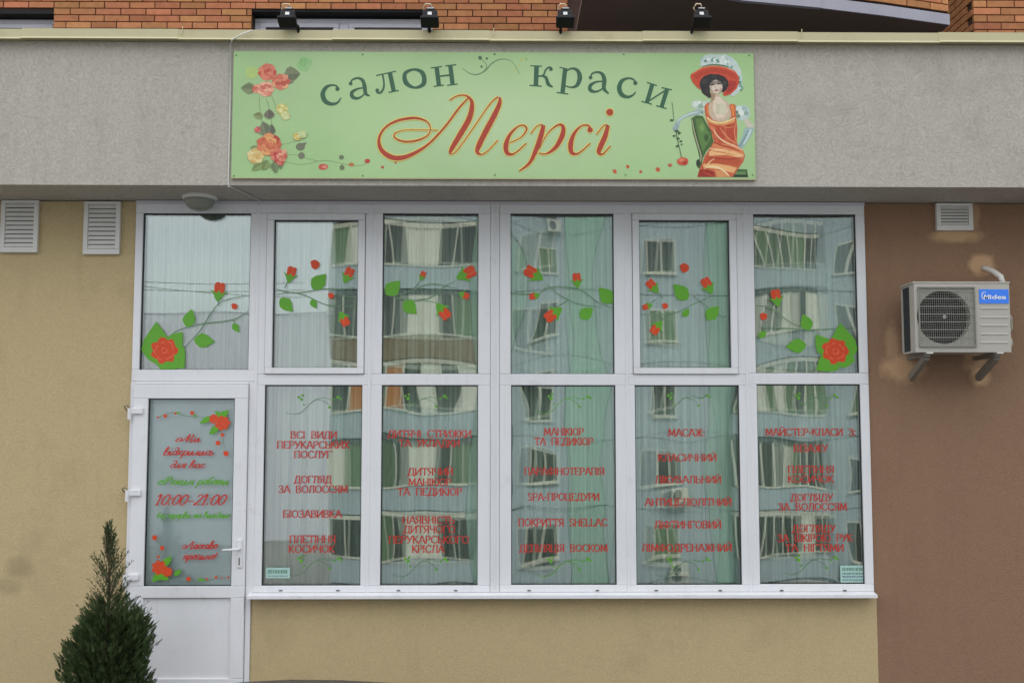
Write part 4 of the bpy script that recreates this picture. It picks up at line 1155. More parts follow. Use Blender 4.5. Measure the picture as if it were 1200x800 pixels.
# dress
P7([(213, 352), (228, 335), (242, 332), (236, 352), (240, 400), (262, 428), (300, 437), (340, 430), (362, 412), (360, 385), (350, 345), (368, 338), (386, 345), (388, 400), (392, 440), (396, 480), (392, 545), (402, 575), (428, 595), (438, 625), (430, 655), (405, 690), (370, 742), (175, 742), (186, 700), (205, 660), (215, 628), (240, 590), (268, 545), (262, 510), (240, 468), (222, 420)], (202, 98, 62))
P7([(222, 408), (250, 428), (300, 440), (352, 428), (382, 420), (380, 438), (330, 455), (280, 455), (235, 440)], (226, 160, 96))
L7([(228, 412), (262, 436), (310, 442), (355, 428), (384, 415)], [6, 8, 8, 8, 6], (238, 214, 156))
L7([(232, 345), (232, 380), (240, 402)], [10, 10, 8], (224, 130, 70)); L7([(366, 345), (372, 380), (372, 408)], [16, 15, 10], (226, 132, 66))
P7([(240, 455), (270, 470), (275, 520), (262, 540), (255, 500)], (222, 128, 84)); P7([(330, 455), (385, 450), (392, 520), (360, 560), (340, 520)], (186, 72, 46))
P7([(275, 460), (320, 465), (330, 520), (300, 560), (280, 510)], (190, 76, 50))
P7([(262, 560), (330, 560), (390, 575), (430, 600), (430, 640), (380, 625), (300, 615), (235, 622)], (222, 134, 84))
P7([(240, 600), (300, 590), (380, 600), (432, 620), (425, 640), (340, 620), (240, 625)], (238, 184, 128))
P7([(215, 640), (290, 632), (370, 640), (420, 650), (400, 680), (320, 668), (220, 670)], (190, 84, 50))
P7([(205, 670), (280, 668), (350, 680), (395, 692), (372, 720), (300, 700), (210, 690)], (236, 178, 118))
P7([(188, 700), (225, 698), (270, 715), (270, 742), (176, 742)], (158, 44, 32)); P7([(270, 700), (330, 712), (360, 742), (285, 742)], (222, 150, 96))
for pts, w, c in [([(265, 480), (290, 520), (330, 550), (380, 570), (425, 595)], [3, 7, 8, 7, 3], (242, 204, 160)), ([(300, 470), (325, 505), (360, 540), (395, 560)], [2, 6, 6, 2], (228, 150, 104)),
                  ([(260, 545), (300, 565), (360, 580), (410, 600)], [2, 7, 8, 3], (168, 54, 36)), ([(240, 585), (280, 590), (340, 592)], [3, 7, 2], (246, 214, 160)), ([(225, 630), (290, 640), (360, 642), (430, 632)], [3, 6, 6, 3], (160, 58, 36)),
                  ([(215, 690), (260, 684), (310, 700), (350, 735)], [3, 9, 9, 5], (246, 220, 170)), ([(240, 470), (262, 500), (268, 535)], [3, 6, 3], (166, 58, 40)), ([(385, 450), (380, 490), (386, 540)], [3, 6, 3], (228, 142, 98)),
                  ([(300, 450), (340, 470), (385, 462)], [3, 5, 2], (226, 140, 92)), ([(260, 600), (310, 606), (380, 622)], [2, 5, 2], (206, 108, 66)), ([(205, 712), (230, 725), (262, 738)], [2, 6, 3], (196, 80, 50)), ([(270, 640), (240, 662), (215, 700)], [3, 6, 3], (240, 196, 140))]: L7(pts, w, c)
# hat plume behind, brim, hair, face
P7([(188, 130), (196, 95), (215, 72), (250, 64), (290, 68), (330, 66), (365, 82), (392, 108), (414, 150), (424, 200), (420, 245), (400, 280), (375, 298), (355, 292), (372, 250), (396, 200), (380, 155), (330, 130), (260, 122), (215, 130)], (198, 214, 208))
for i in range(46):
    a = i / 46 * 3.6
    bx, by = [(205 + i * 6.2, 100 + 14 * math.sin(i)), (330 + (i - 22) * 4.4, 90 + (i - 22) * 7.2)][i > 22]
    bx = min(bx, 412); by = min(by, 262)
    D7((bx + RB.uniform(-8, 8), by + RB.uniform(-12, 10)), RB.uniform(5, 12), RB.choice([(224, 232, 226), (166, 196, 186), (122, 164, 148), (206, 220, 214), (94, 142, 122)]), j=.3)
P7([(135, 190), (142, 172), (165, 162), (200, 138), (250, 128), (300, 130), (345, 142), (385, 160), (404, 190), (405, 222), (392, 255), (362, 284), (325, 297), (314, 285), (335, 255), (348, 222), (330, 195), (290, 178), (245, 178), (205, 200), (188, 235), (192, 262), (170, 245), (150, 222)], (204, 76, 48))
P7([(150, 185), (200, 155), (260, 142), (330, 150), (380, 172), (395, 205), (340, 180), (270, 165), (210, 180), (175, 205)], (188, 64, 42)); P7([(350, 210), (392, 215), (385, 250), (350, 278), (328, 285), (345, 250)], (172, 52, 40))
L7([(150, 172), (200, 143), (260, 132), (330, 140), (385, 165)], [4, 6, 6, 6, 4], (226, 116, 78)); L7([(205, 132), (260, 122), (330, 130), (375, 150)], [4, 6, 6, 4], (88, 130, 112))
P7([(186, 232), (192, 208), (212, 186), (245, 174), (290, 176), (325, 188), (345, 212), (348, 236), (336, 262), (318, 276), (306, 270), (300, 240), (262, 215), (246, 240), (244, 272), (252, 300), (240, 308), (226, 296), (204, 282), (194, 258)], (44, 40, 40))
for c, r, k in [((215, 215), 14, (62, 58, 56)), ((230, 270), 12, (58, 50, 46)), ((325, 225), 12, (64, 56, 50)), ((208, 250), 10, (30, 28, 30)), ((320, 255), 9, (34, 30, 30)), ((270, 190), 14, (54, 50, 50)), ((235, 292), 8, (52, 44, 38))]: D7(c, r, k)
P7([(243, 238), (252, 218), (275, 206), (298, 214), (312, 234), (314, 252), (308, 270), (292, 284), (268, 280), (250, 266), (243, 252)], (214, 198, 178))
P7([(243, 238), (252, 222), (275, 210), (298, 216), (308, 230), (270, 232), (252, 244)], (150, 136, 124)); P7([(243, 245), (258, 250), (262, 276), (250, 268)], (176, 158, 134)); P7([(300, 255), (312, 250), (306, 272), (292, 284)], (190, 158, 142))
L7([(247, 234), (257, 230), (269, 234)], [4, 8, 4], (34, 28, 30)); L7([(284, 231), (296, 227), (307, 231)], [4, 8, 4], (34, 28, 30)); L7([(247, 223), (257, 218), (270, 222)], 4, (56, 46, 44)); L7([(284, 219), (296, 214), (307, 219)], 4, (56, 46, 44)); L7([(275, 236), (276, 250), (281, 254)], [2, 3, 2], (168, 146, 128))
L7([(270, 266), (281, 264), (292, 265)], [3, 8, 3], (150, 44, 48)); D7((284, 245), 7, (226, 214, 196)); D7((258, 256), 7, (222, 206, 188))
# rose and stem held down
L7([(35, 330), (40, 370), (46, 430)], 3, (88, 112, 78)); L7([(58, 490), (66, 540), (78, 590), (88, 640)], 3.5, (70, 92, 64))
for c, r in [((34, 428), 9), ((60, 488), 10), ((74, 500), 9), ((48, 515), 8), ((66, 530), 10), ((84, 545), 8), ((64, 572), 9), ((88, 562), 6)]: D7(c, r, (66, 90, 62), r * .7, .3)
D7((95, 655), 30, (206, 86, 62), 22); D7((88, 648), 16, (226, 130, 98), 11); D7((104, 664), 14, (178, 60, 46), 9); D7((25, 676), 10, (200, 92, 64), 8)
mb.build('lady_print', M['print'], sign, label='printed lady in a red feathered hat, orange dress and long gloves seated on a green chair')
# screws
for (px, py) in [(277, 65), (425, 64), (580, 64), (731, 64), (878, 65), (274, 206), (425, 206), (580, 205), (733, 205), (882, 205)]:
    p = at(px, py, SY); mb = MB(); mb.lathe((p.x, SY - .0005, p.z), [(.006, 0), (.006, -.002), (.003, -.0035)], 'y', 8)
    mb.build('screw', M['vstem'], sign)

# ------------------------------------------------------------------ fascia cable, soffit lamp
mb = MB()
q = [at(296, 36, -0.575), at(284, 40, -0.575), at(272, 47, -0.572), at(270.5, 52, -0.52), at(269.5, 130, -0.508), at(267.5, 216, -0.508)]
pts = [Vector(v) for v in q] + [Vector((q[-1].x, -0.508, 3.455)), Vector((q[-1].x + .01, -0.495, 3.459)), Vector((q[-1].x + .12, -0.02, 3.459))]
mb.tube(pts, 0.0055, 8)
tag(mb.build('cable', M['cable'], smooth=True), 'thin white cable running down the grey fascia at the left edge of the sign', 'cable')
lc = at(235, 232, -0.13)
lamp = thing('ceiling_lamp', (lc.x, -0.15, 3.466), 'grey bowl ceiling lamp under the overhang above the door', 'lamp')
mb = MB(); mb.lathe((lc.x, -0.15, 3.4655), [(.122, 0), (.124, -.014), (.114, -.026)], 'z', 28); mb.build('lamp_base', M['vent'], lamp, smooth=False)
mb = MB(); mb.lathe((lc.x, -0.15, 3.439), [(.106, 0), (.103, -.025), (.090, -.048), (.064, -.068), (.032, -.078), (.003, -.081)], 'z', 28); mb.build('lamp_shade', M['lamp_glass'], lamp, smooth=True)

# ------------------------------------------------------------------ vents
def make_vent(x0, x1, z0, z1, n, lbl):
    t = thing('vent_grille', ((x0 + x1) / 2, WY, z0), lbl, 'vent', 'white louvred vents high on the wall')
    w = 0.032; mb = MB()
    rail_frame(mb, x0, x1, z0, z1, x0 + w, x1 - w, z0 + w * 1.2, z1 - w * .7, -0.012, WY - .001); mb.build('frame', M['vent'], t, bevel=0.002)
    mb = MB(); mb.box(x0 + w + .001, x1 - w - .001, WY - .008, WY - .002, z0 + w, z1 - w * .7); mb.build('backing', M['dark'], t)
    zz0, zz1 = z0 + w * 1.2, z1 - w * .7
    proto = None
    for k in range(n):
        zc = zz0 + (zz1 - zz0) * (k + .5) / n; hh = (zz1 - zz0) / n
        if proto is None:
            mb = MB(); mb.prism([(-0.011, zc - hh * .40), (-0.008, zc - hh * .44), (0.003, zc + hh * .34), (-0.001, zc + hh * .42)], 'x', x0 + w + .0015, x1 - w - .0015)
            proto = recalc(mb.build('slat', M['vent'], t)); zp = zc
        else:
            c = proto.copy(); COL.objects.link(c); c.parent = t; c.location = (0, 0, zc - zp)
    return t


make_vent(-3.611, -3.341, 3.080, 3.462, 10, 'white louvred vent at the far left edge, the left one of the two left vents')
make_vent(-3.012, -2.749, 3.068, 3.455, 10, 'white louvred vent just left of the pane above the door')
make_vent(3.210, 3.479, 3.257, 3.458, 6, 'small white louvred vent on the brown wall above the air conditioner')

# ------------------------------------------------------------------ air conditioner
AY = -0.36
ax0, az1 = at(1070, 331, AY).x + .0, at(1120, 332, AY).z
ax1, az0 = at(1186, 412, AY).x, at(1120, 412.5, AY).z
ac = thing('air_conditioner', ((ax0 + ax1) / 2, AY, az0), 'grey air conditioner outdoor unit with round fan and blue Midea badge on the brown wall', 'air conditioner')
AB = AY + 0.235
mb = MB()
fx0, fx1 = at(1075, 340, AY).x, at(1142, 340, AY).x
fz1, fz0 = at(1100, 336, AY).z, at(1100, 406.5, AY).z
fcx, fcz = at(1106, 371.5, AY).x, at(1106, 371.5, AY).z
FR = (at(1138, 371, AY).x - at(1074.5, 371, AY).x) / 2 * 0.985
# front plate with a round opening: ring of quads to the rectangle
n = 48; vs = []; rect = []
for k in range(n):
    w = 2 * math.pi * k / n; c_, s_ = math.cos(w), math.sin(w)
    vs.append((fcx + FR * c_, AY, fcz + FR * s_))
for k in range(n):
    w = 2 * math.pi * k / n; c_, s_ = math.cos(w), math.sin(w)
    tx = ((fx1 - fcx) if c_ > 0 else (fx0 - fcx)) / c_ if abs(c_) > 1e-6 else 1e9
    tz = ((fz1 - fcz) if s_ > 0 else (fz0 - fcz)) / s_ if abs(s_) > 1e-6 else 1e9
    t = min(abs(tx), abs(tz)); rect.append((fcx + c_ * t, AY, fcz + s_ * t))
vs2 = [(v[0], AY + .06, v[2]) for v in vs]
mb.add(vs + rect + vs2, [(k, (k + 1) % n, n + (k + 1) % n, n + k) for k in range(n)] + [(k, 2 * n + k, 2 * n + (k + 1) % n, (k + 1) % n) for k in range(n)])
# surrounding front (butted) and shell
T0 = 0.0
mb.box(ax0 + .004, fx0, AY, AY + .012, az0, az1); mb.box(fx1, ax1 - .004, AY, AY + .012, az0, az1)
mb.box(fx0, fx1, AY, AY + .012, fz1, az1); mb.box(fx0, fx1, AY, AY + .012, az0, fz0)
mb.box(ax0 + .003, ax1 - .003, AY + .0125, AB, az1 - .012, az1 - .0005); mb.box(ax0 + .003, ax1 - .003, AY + .0125, AB, az0 + .0005, az0 + .012)
mb.box(ax1 - .014, ax1 - .004, AY + .0125, AB, az0 + .0125, az1 - .0125); mb.box(ax0 + .004, ax0 + .014, AY + .0125, AY + .09, az0 + .0125, az1 - .0125)
recalc(mb.build('casing', M['ac'], ac))
mb = MB(); mb.box(ax0 - .006, ax1 + .002, AY - .004, AB + .002, az1, az1 + .012); mb.build('top_cover', M['ac'], ac, bevel=.003)
mb = MB(); mb.box(ax0 + .008, ax0 + .02, AY + .091, AB - .012, az0 + .014, az1 - .014); mb.box(ax0 + .02, ax1 - .016, AB - .02, AB - .006, az0 + .014, az1 - .014); mb.build('coil', M['ac_dark'], ac)
mb = MB(); mb.box(ax0 - .002, ax0 + .014, AB - .0118, AB, az0 + .013, az1 - .013); mb.build('corner_post', M['ac'], ac)
# fan
mb = MB(); mb.box(fcx - FR, fcx + FR, AY + .095, AY + .105, fcz - FR, fcz + FR); mb.build('fan_backing', M['dark'], ac)
fan = MB(); fan.lathe((fcx, AY + .07, fcz), [(.045, 0), (.045, -.03), (.03, -.04)], 'y', 16); fan_o = fan.build('fan', M['black'], ac)
for k in range(3):
    w0 = k * 2.094 + .4; vs = []
    for i in range(7):
        w = w0 + i * .26
        for r in (.04, FR * .92): vs.append((fcx + r * math.cos(w), AY + .045 + .035 * i / 6, fcz + r * math.sin(w)))
    bl = MB(); bl.add(vs, [(2 * i, 2 * i + 1, 2 * i + 3, 2 * i + 2) for i in range(6)]); o = bl.build('fan_blade', M['black'], fan_o)
    so = o.modifiers.new('thick', 'SOLIDIFY'); so.thickness = .003
# grille
gr = MB(); yg = AY - .010; w = .0015
rows = 22
for k in range(rows + 1):
    z = fz0 + .012 + (fz1 - fz0 - .024) * k / rows; gr.box(fx0 + .006, fx1 - .006, yg - w, yg, z - w * (2.0 if k % 3 == 0 else .6), z + w * (2.0 if k % 3 == 0 else .6))
for k in range(27):
    x = fx0 + .012 + (fx1 - fx0 - .024) * k / 26; gr.box(x - w * .55, x + w * .55, yg + .0001, yg + .0025, fz0 + .008, fz1 - .008)
rail_frame(gr, fx0 + .001, fx1 - .001, fz0 + .001, fz1 - .001, fx0 + .008, fx1 - .008, fz0 + .008, fz1 - .008, AY - .013, AY - .0005)
gr.lathe((fcx, AY - .010, fcz), [(.014, 0), (.014, -.004), (.004, -.006)], 'y', 12)
tag(gr.build('fan_grille', M['wire'], ac))
for k, py in enumerate((361, 371.5, 381, 391, 401)):
    p, q_ = at(1149, py + .8, AY), at(1181, py + .8, AY); mb = MB()
    mb.prism([(AY - .0005, p.z), (AY - .004, p.z - .0), (AY - .0045, p.z + .002), (AY - .0005, p.z + .010)], 'x', p.x, q_.x)
    recalc(mb.build('louver', M['ac'], ac))
p, q_ = at(1147.5, 355.5, AY), at(1181.5, 339, AY)
mb = MB(); mb.box(p.x, q_.x, AY - .004, AY - .0005, p.z, q_.z); bd = mb.build('badge', M['blue'], ac, bevel=.001)
mb = MB(); cz = (p.z + q_.z) / 2; cx_ = p.x + .038
mb.ribbon([(cx_ + .020 * math.cos(a), cz + .004 + .026 * math.sin(a)) for a in [x * .42 + .9 for x in range(11)]], [.001, .003, .004, .005, .005, .005, .005, .004, .004, .003, .001], AY - .0050)
lettering(mb, 'M', cx_ - .006, cx_ + .032, cz - .003, .030, AY - .0056, bold=.02, shear=.2)
lettering(mb, 'idea', cx_ + .036, q_.x - .018, cz - .003, .030, AY - .0050, bold=.02, shear=.08)
mb.build('lettering', M['white'], bd, label='white lettering reading Midea')
# valve cover and side handle
mb = MB(); pv = at(1191, 398, AY)
mb.lathe((ax1 + .001, AY + .12, at(0, 399, AY).z), [(.055, 0), (.053, .03), (.04, .045)], 'x', 18); mb.build('valve_cover', M['ac'], ac)
mb = MB(); mb.tube([(ax1 - .002, AY + .04, at(0, 362, AY).z), (ax1 + .022, AY + .04, at(0, 370, AY).z), (ax1 + .024, AY + .04, at(0, 382, AY).z), (ax1 - .002, AY + .04, at(0, 391, AY).z)], .006, 8); mb.build('side_handle', M['ac'], ac, smooth=True)
# brackets: an arm from the wall and a strut
for px in (1086, 1168):
    x = at(px, 413, AY + .05).x
    mb = MB(); mb.obox((x, (AY + .03 + WY) / 2, az0 - .016), (.018, 0, 0), (0, (WY - AY - .03) / 2, 0), (0, 0, .015))
    mb.obox((x, (AY + .04 + WY) / 2, az0 - .095), (.017, 0, 0), (0, .155, -.066), (0, .010, .022))
    mb.build('wall_bracket', M['bracket'], ac)
    mb = MB(); mb.box(x - .02, x + .025, AY - .004, AY + .05, az0 - .0105, az0 - .0005); mb.build('foot', M['ac_line'], ac)
p0 = at(1152, 314, WY); p1 = at(1163, 331, AY + .2)
mb = MB(); mb.tube([(p0.x, WY + .01, p0.z), (p0.x + .012, WY - .03, p0.z - .008), (p0.x + .035, -.06, p0.z - .035), (p0.x + .055, AY + .22, p0.z - .085), (p0.x + .062, AY + .2, az1 + .012)], .020, 10)
mb.build('refrigerant_pipe', M['cable'], ac, smooth=True)

# ------------------------------------------------------------------ floodlights on the coping
def make_flood(px, foot_px, idx, lbl):
    Y = -0.60
    hp = at(px, 21, Y); ft = at(foot_px, 38, -0.57)
    t = thing('floodlight', (ft.x, -0.53, 4.545), lbl, 'floodlight', 'black floodlights on arms above the sign')
    mb = MB(); tilt = 1; mb.tube([(ft.x, -0.52, 4.50), (ft.x, -0.575, 4.56), (hp.x + (ft.x - hp.x) * .1, Y + .03, hp.z - .03)], .011, 6); mb.build('arm', M['black'], t)
    mb = MB(); c = Vector((hp.x, Y, hp.z))
    mb.obox(c + Vector((0, .0, .0)), (.050, 0, 0), (0, .040, -.016), (0, .012, .030))
    mb.obox(c + Vector((0, -.035, -.040)), (.062, 0, 0), (0, .044, -.018), (0, .004, .010))
    hb = mb.build('housing', M['black'], t, bevel=.006)
    mb = MB(); mb.lathe(c + Vector((0.004, .01, .04)), [(.034, 0), (.032, .022), (.018, .034)], 'z', 14); mb.build('cable_box', M['black'], t)
    mb = MB(); mb.obox(c + Vector((0, -.0435, .014)), (.014, 0, 0), (0, .0015, 0), (0, .003, .011)); mb.build('rating_label', M['sticker'], hb)
    mb = MB(); mb.obox(c + Vector((0.004, -.026, .058)), (.022, 0, 0), (0, .002, 0), (0, 0, .003)); mb.build('white_mark', M['sticker'], hb)
    mb = MB(); mb.tube([c + Vector((-.035, .0, .04)), c + Vector((-.048, -.005, .065)), c + Vector((-.03, -.01, .094)), c + Vector((.002, .0, .096)), c + Vector((.012, .01, .07))], .005, 6); mb.build('cable_loop', M['tan_cable'], t, smooth=True)
    mb = MB(); mb.obox(c + Vector((0, -.036, -.0545)), (.060, 0, 0), (0, .04, -.016), (0, .0005, .0015)); mb.build('lens', M['black'], t)
    return t


make_flood(338, 349, 0, 'black floodlight on a bent arm, leftmost above the sign')
make_flood(504, 503, 1, 'black floodlight above the word САЛОН, second from the left')
make_flood(662, 657, 2, 'black floodlight at the edge of the brickwork, third from the left')
make_flood(821, 811, 3, 'black floodlight against the dark soffit, rightmost above the lady print')

# ------------------------------------------------------------------ brick building set back above
BY = 3.3
CH = 0.0715; BL = 0.262
brickb = thing('brick_building', (0, BY, 4.4), 'orange brick apartment facade set back above the grey fascia, with white framed windows', 'building')
mb = MB()
xr = at(665, 38, BY).x
holes = [(at(-30, 30, BY).x - 1.2, at(63, 30, BY).x, 4.9, at(30, 14.5, BY).z), (at(294.5, 30, BY).x, at(507, 30, BY).x, 4.9, at(400, 12.5, BY).z)]
# backing wall split round the openings
ztop = 11.5
segs = [(-9, holes[0][0]), (holes[0][1], holes[1][0]), (holes[1][1], xr + 6)]
for a, b_ in segs: mb.box(a, b_, BY + .012, BY + .3, 4.52, ztop)
for (a, b_, z0, z1) in holes: mb.box(a, b_, BY + .012, BY + .3, z1, ztop); mb.box(a, b_, BY + .012, BY + .3, 4.52, z0)
mb.build('wall', M['mortar'], brickb)
zbase = at(180, 37.2, BY).z - CH * 0.5 - CH * 18
zvis0 = at(600, 44, BY).z - CH; zvis1 = at(600, -6, BY).z
bm_full = None; bproto = {}


def brick(x, z, w, Y=BY, parent=brickb, axis='y'):
    key = (round(w, 3), axis)
    h = CH - .011
    if key not in bproto:
        mb = MB(); o0 = worg(parent)
        mb.v = []
        mb.box(o0.x, o0.x + w, o0.y - .006, o0.y + .03, o0.z, o0.z + h)
        o = mb.build('brick', M['brick'], parent); bproto[key] = o.data
    else:
        o = bpy.data.objects.new('brick', bproto[key]); COL.objects.link(o); o.parent = parent
    o0 = worg(parent)
    o.location = (x - o0.x, Y - o0.y + random.uniform(-.002, .002), z - o0.z)
    return o


stuff = MB(); courses = int((ztop - zbase) / CH); nb = 0
xoff0 = at(63, 38, BY).x
for r in range(courses):
    z = zbase + r * CH
    if z < 4.53: continue
    off = (0, .5)[r % 2] * BL + (0.04 if r % 3 == 0 else 0)
    k = -30
    while True:
        x0 = xoff0 + k * BL + off; x1 = x0 + BL - .011; k += 1
        if x0 > xr + 0.05: break
        if x1 < -8.9: continue
        spans = [(x0, x1)]
        for (ha, hb, hz0, hz1) in holes:
            if z + CH - .011 > hz0 and z < hz1 - .01:
                ns = []
                for (p_, q__) in spans:
                    if q__ <= ha or p_ >= hb: ns.append((p_, q__)); continue
                    if p_ < ha: ns.append((p_, ha))
                    if q__ > hb: ns.append((hb, q__))
                spans = ns
        for (p_, q__) in spans:
            q__ = min(q__, xr)
            if q__ - p_ < .04: continue
            vis = zvis0 < z < zvis1 and p_ > at(-8, 20, BY).x and p_ < xr and nb < 290
            if vis:
                brick(p_, z, q__ - p_); nb += 1
            else: stuff.box(p_, q__, BY - .006, BY + .03, z, z + CH - .011)
tag(stuff.build('brickwork', M['brick'], brickb), kind='stuff')
# windows in the openings
for (a, b_, z0, z1) in holes:
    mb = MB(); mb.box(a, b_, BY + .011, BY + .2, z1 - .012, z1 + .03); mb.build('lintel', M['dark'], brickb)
    mb = MB(); WYB = BY + .14; zt = at(400, 22.5 if a > -3 else 25, WYB).z
    xm = (a + b_) / 2
    f1 = (a + .02, xm - .03); f2 = (xm + .03, b_ - .02)
    mb.box(a + .002, b_ - .002, WYB + .03, WYB + .09, zt - .01, z1 - .013); mb.build('dark_gap_sheet', M['dark'], brickb)  # dark sheet stands in for the shaded gap between opening head and frame
    fo = MB()
    fo.box(a + .005, b_ - .005, WYB, WYB + .07, zt - .045, zt); fo.box(xm - .05, xm + .05, WYB, WYB + .07, z0, zt - .0455)
    fo.box(a + .005, a + .06, WYB, WYB + .07, z0, zt - .0455); fo.box(b_ - .06, b_ - .005, WYB, WYB + .07, z0, zt - .0455)
    fw = fo.build('window', M['pvc_dull'], brickb, bevel=.004)
    s1 = MB()
    for (u0, u1) in ((a + .062, xm - .052), (xm + .052, b_ - .062)):
        s1.box(u0, u1, WYB - .01, WYB + .06, zt - .095, zt - .048); s1.box(u0, u0 + .06, WYB - .01, WYB + .06, z0, zt - .0955); s1.box(u1 - .06, u1, WYB - .01, WYB + .06, z0, zt - .0955)
    s1.build('sash', M['pvc_dull'], fw, bevel=.004)
    mb = MB(); mb.box(a + .06, b_ - .06, WYB + .03, WYB + .036, z0, zt - .05); mb.build('pane', mat('dark_window_glass', (0.02, 0.025, 0.03), 0.03, spec=0.9), fw)
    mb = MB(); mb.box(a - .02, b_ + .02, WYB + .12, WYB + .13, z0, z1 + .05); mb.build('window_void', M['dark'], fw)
# balcony slab with curved front edge, seen from below
SZ = 5.60
edge = [(xr + .02, 1.05), (1.4, 1.25), (2.15, 1.56), (2.9, 1.72), (3.55, 1.90), (4.24, 2.12)]
balc = thing('balcony', (2.4, 2.3, SZ), 'projecting balcony with dark brown underside and pale curved slab edge, upper right', 'balcony')
out = edge + [(4.24, BY), (xr + .02, BY)]
mb = MB(); mb.prism(out, 'z', SZ, SZ + .04); recalc(mb.build('soffit', M['dark_soffit'], balc))
for (i0, i1, dz0, dz1, dd) in ((0, 3, -.012, .13, .03), (3, 5, -.002, .10, .0)):
    mb = MB(); pts = [(x, y - .022 - dd) for x, y in edge[i0:i1 + 1]] + [(x, y - .002) for x, y in edge[i0:i1 + 1]][::-1]
    mb.prism(pts, 'z', SZ + dz0, SZ + dz1); recalc(mb.build('slab_edge', M['slab'], balc))
mb = MB(); pts = [(x, y + .02) for x, y in edge] + [(x, y + .14) for x, y in edge][::-1]
mb.prism(pts, 'z', SZ + .13, SZ + 1.2); recalc(mb.build('parapet', M['mortar'], balc))
key = None
for i in range(len(edge) - 1):
    a, b_ = Vector(edge[i]), Vector(edge[i + 1]); d = b_ - a; Ln = d.length; d.normalize(); ang = math.atan2(d.y, d.x)
    for r in range(13):
        z = SZ + .135 + r * CH; x = -(r % 2) * .13
        while x < Ln:
            xa, xb = max(0, x), min(Ln, x + BL - .011)
            if xb - xa > .03 and r < 4:
                w = xb - xa; kk = ('b', round(w, 3)); o0 = worg(balc)
                if kk not in bproto:
                    m_ = MB(); m_.box(o0.x, o0.x + w, o0.y, o0.y + .05, o0.z, o0.z + CH - .011); o = m_.build('brick', M['brick'], balc); bproto[kk] = o.data
                else:
                    o = bpy.data.objects.new('brick', bproto[kk]); COL.objects.link(o); o.parent = balc
                o.location = (a.x + d.x * xa - o0.x, a.y + d.y * xa + .0 - o0.y, z - o0.z); o.rotation_euler = (0, 0, ang)
            x += BL
# right brick wing, nearer
RY = 2.15; rx0 = at(1141, 20, RY).x
wing = thing('brick_wall', (rx0, RY, 4.52), 'orange brick wall corner beside the balcony at the upper right', 'wall')
mb = MB(); mb.box(rx0 + .012, 9, RY + .012, BY + .3, 4.52, ztop); mb.build('wall', M['mortar'], wing)
stuff = MB(); zb = at(1170, 33.5, RY).z - .009
zb = zb - CH * 12
for r in range(45):
    z = zb + r * CH
    if z < 4.53: continue
    x = rx0 - (r % 2) * BL * .5
    while x < 6.4:
        xa, xb = max(rx0, x), x + BL - .011
        if xb - xa > .03:
            if at(600, 50, RY).z - .1 < z < at(600, -8, RY).z and xa < 4.9:
                o = brick(xa, z, xb - xa, Y=RY, parent=wing)
            else: stuff.box(xa, xb, RY - .006, RY + .03, z, z + CH - .011)
        x += BL
    y = RY + .03 + (r % 2) * .12
    while y < BY:
        stuff.box(rx0 - .006, rx0 + .03, y, min(y + BL - .011, BY), z, z + CH - .011); y += BL
tag(stuff.build('brickwork', M['brick'], wing), kind='stuff')

# ------------------------------------------------------------------ thuja
TX, TYY = at(130, 720, -0.62).x, -0.62
thuja = thing('thuja_tree', (TX, TYY, GZ), 'dark green conical thuja with a sparse twiggy tip, left of the door', 'tree')
RT = random.Random(5)
env = [(-1.0, .26), (-.7, .38), (-.3, .38), (0.0, .325), (.3, .305), (.45, .29), (.56, .25), (.64, .19), (.72, .13), (.82, .12), (.9, .115), (.96, .09), (1.02, .06), (1.10, .03), (1.20, .008)]


def er(z):
    for (a, ra), (b_, rb) in zip(env, env[1:]):
        if a <= z <= b_: return ra + (rb - ra) * (z - a) / (b_ - a)
    return 0.01


mb = MB(); mb.tube([(TX, TYY, GZ), (TX + .01, TYY, -.2), (TX - .01, TYY, .5), (TX - .02, TYY, .88), (TX - .035, TYY, 1.10), (TX - .03, TYY, 1.20)], [.045, .035, .012, .005, .003, .002], 8); mb.build('trunk', mat('thuja_bark', (0.07, 0.055, 0.035), .9), thuja)
mb = MB(); vs, fs = [], []; tw_v, tw_f = [], []
lobes = [(RT.uniform(0, 6.28), RT.uniform(-.9, .65), RT.uniform(.07, .12), RT.uniform(.5, 1.0)) for _ in range(64)]


def leaflet(p, d, side, L_, w_):
    n0 = len(vs)
    vs.extend([p, p + d * L_ * .45 + side * w_, p + d * L_, p + d * L_ * .5 - side * w_]); fs.append((n0, n0 + 1, n0 + 2, n0 + 3))


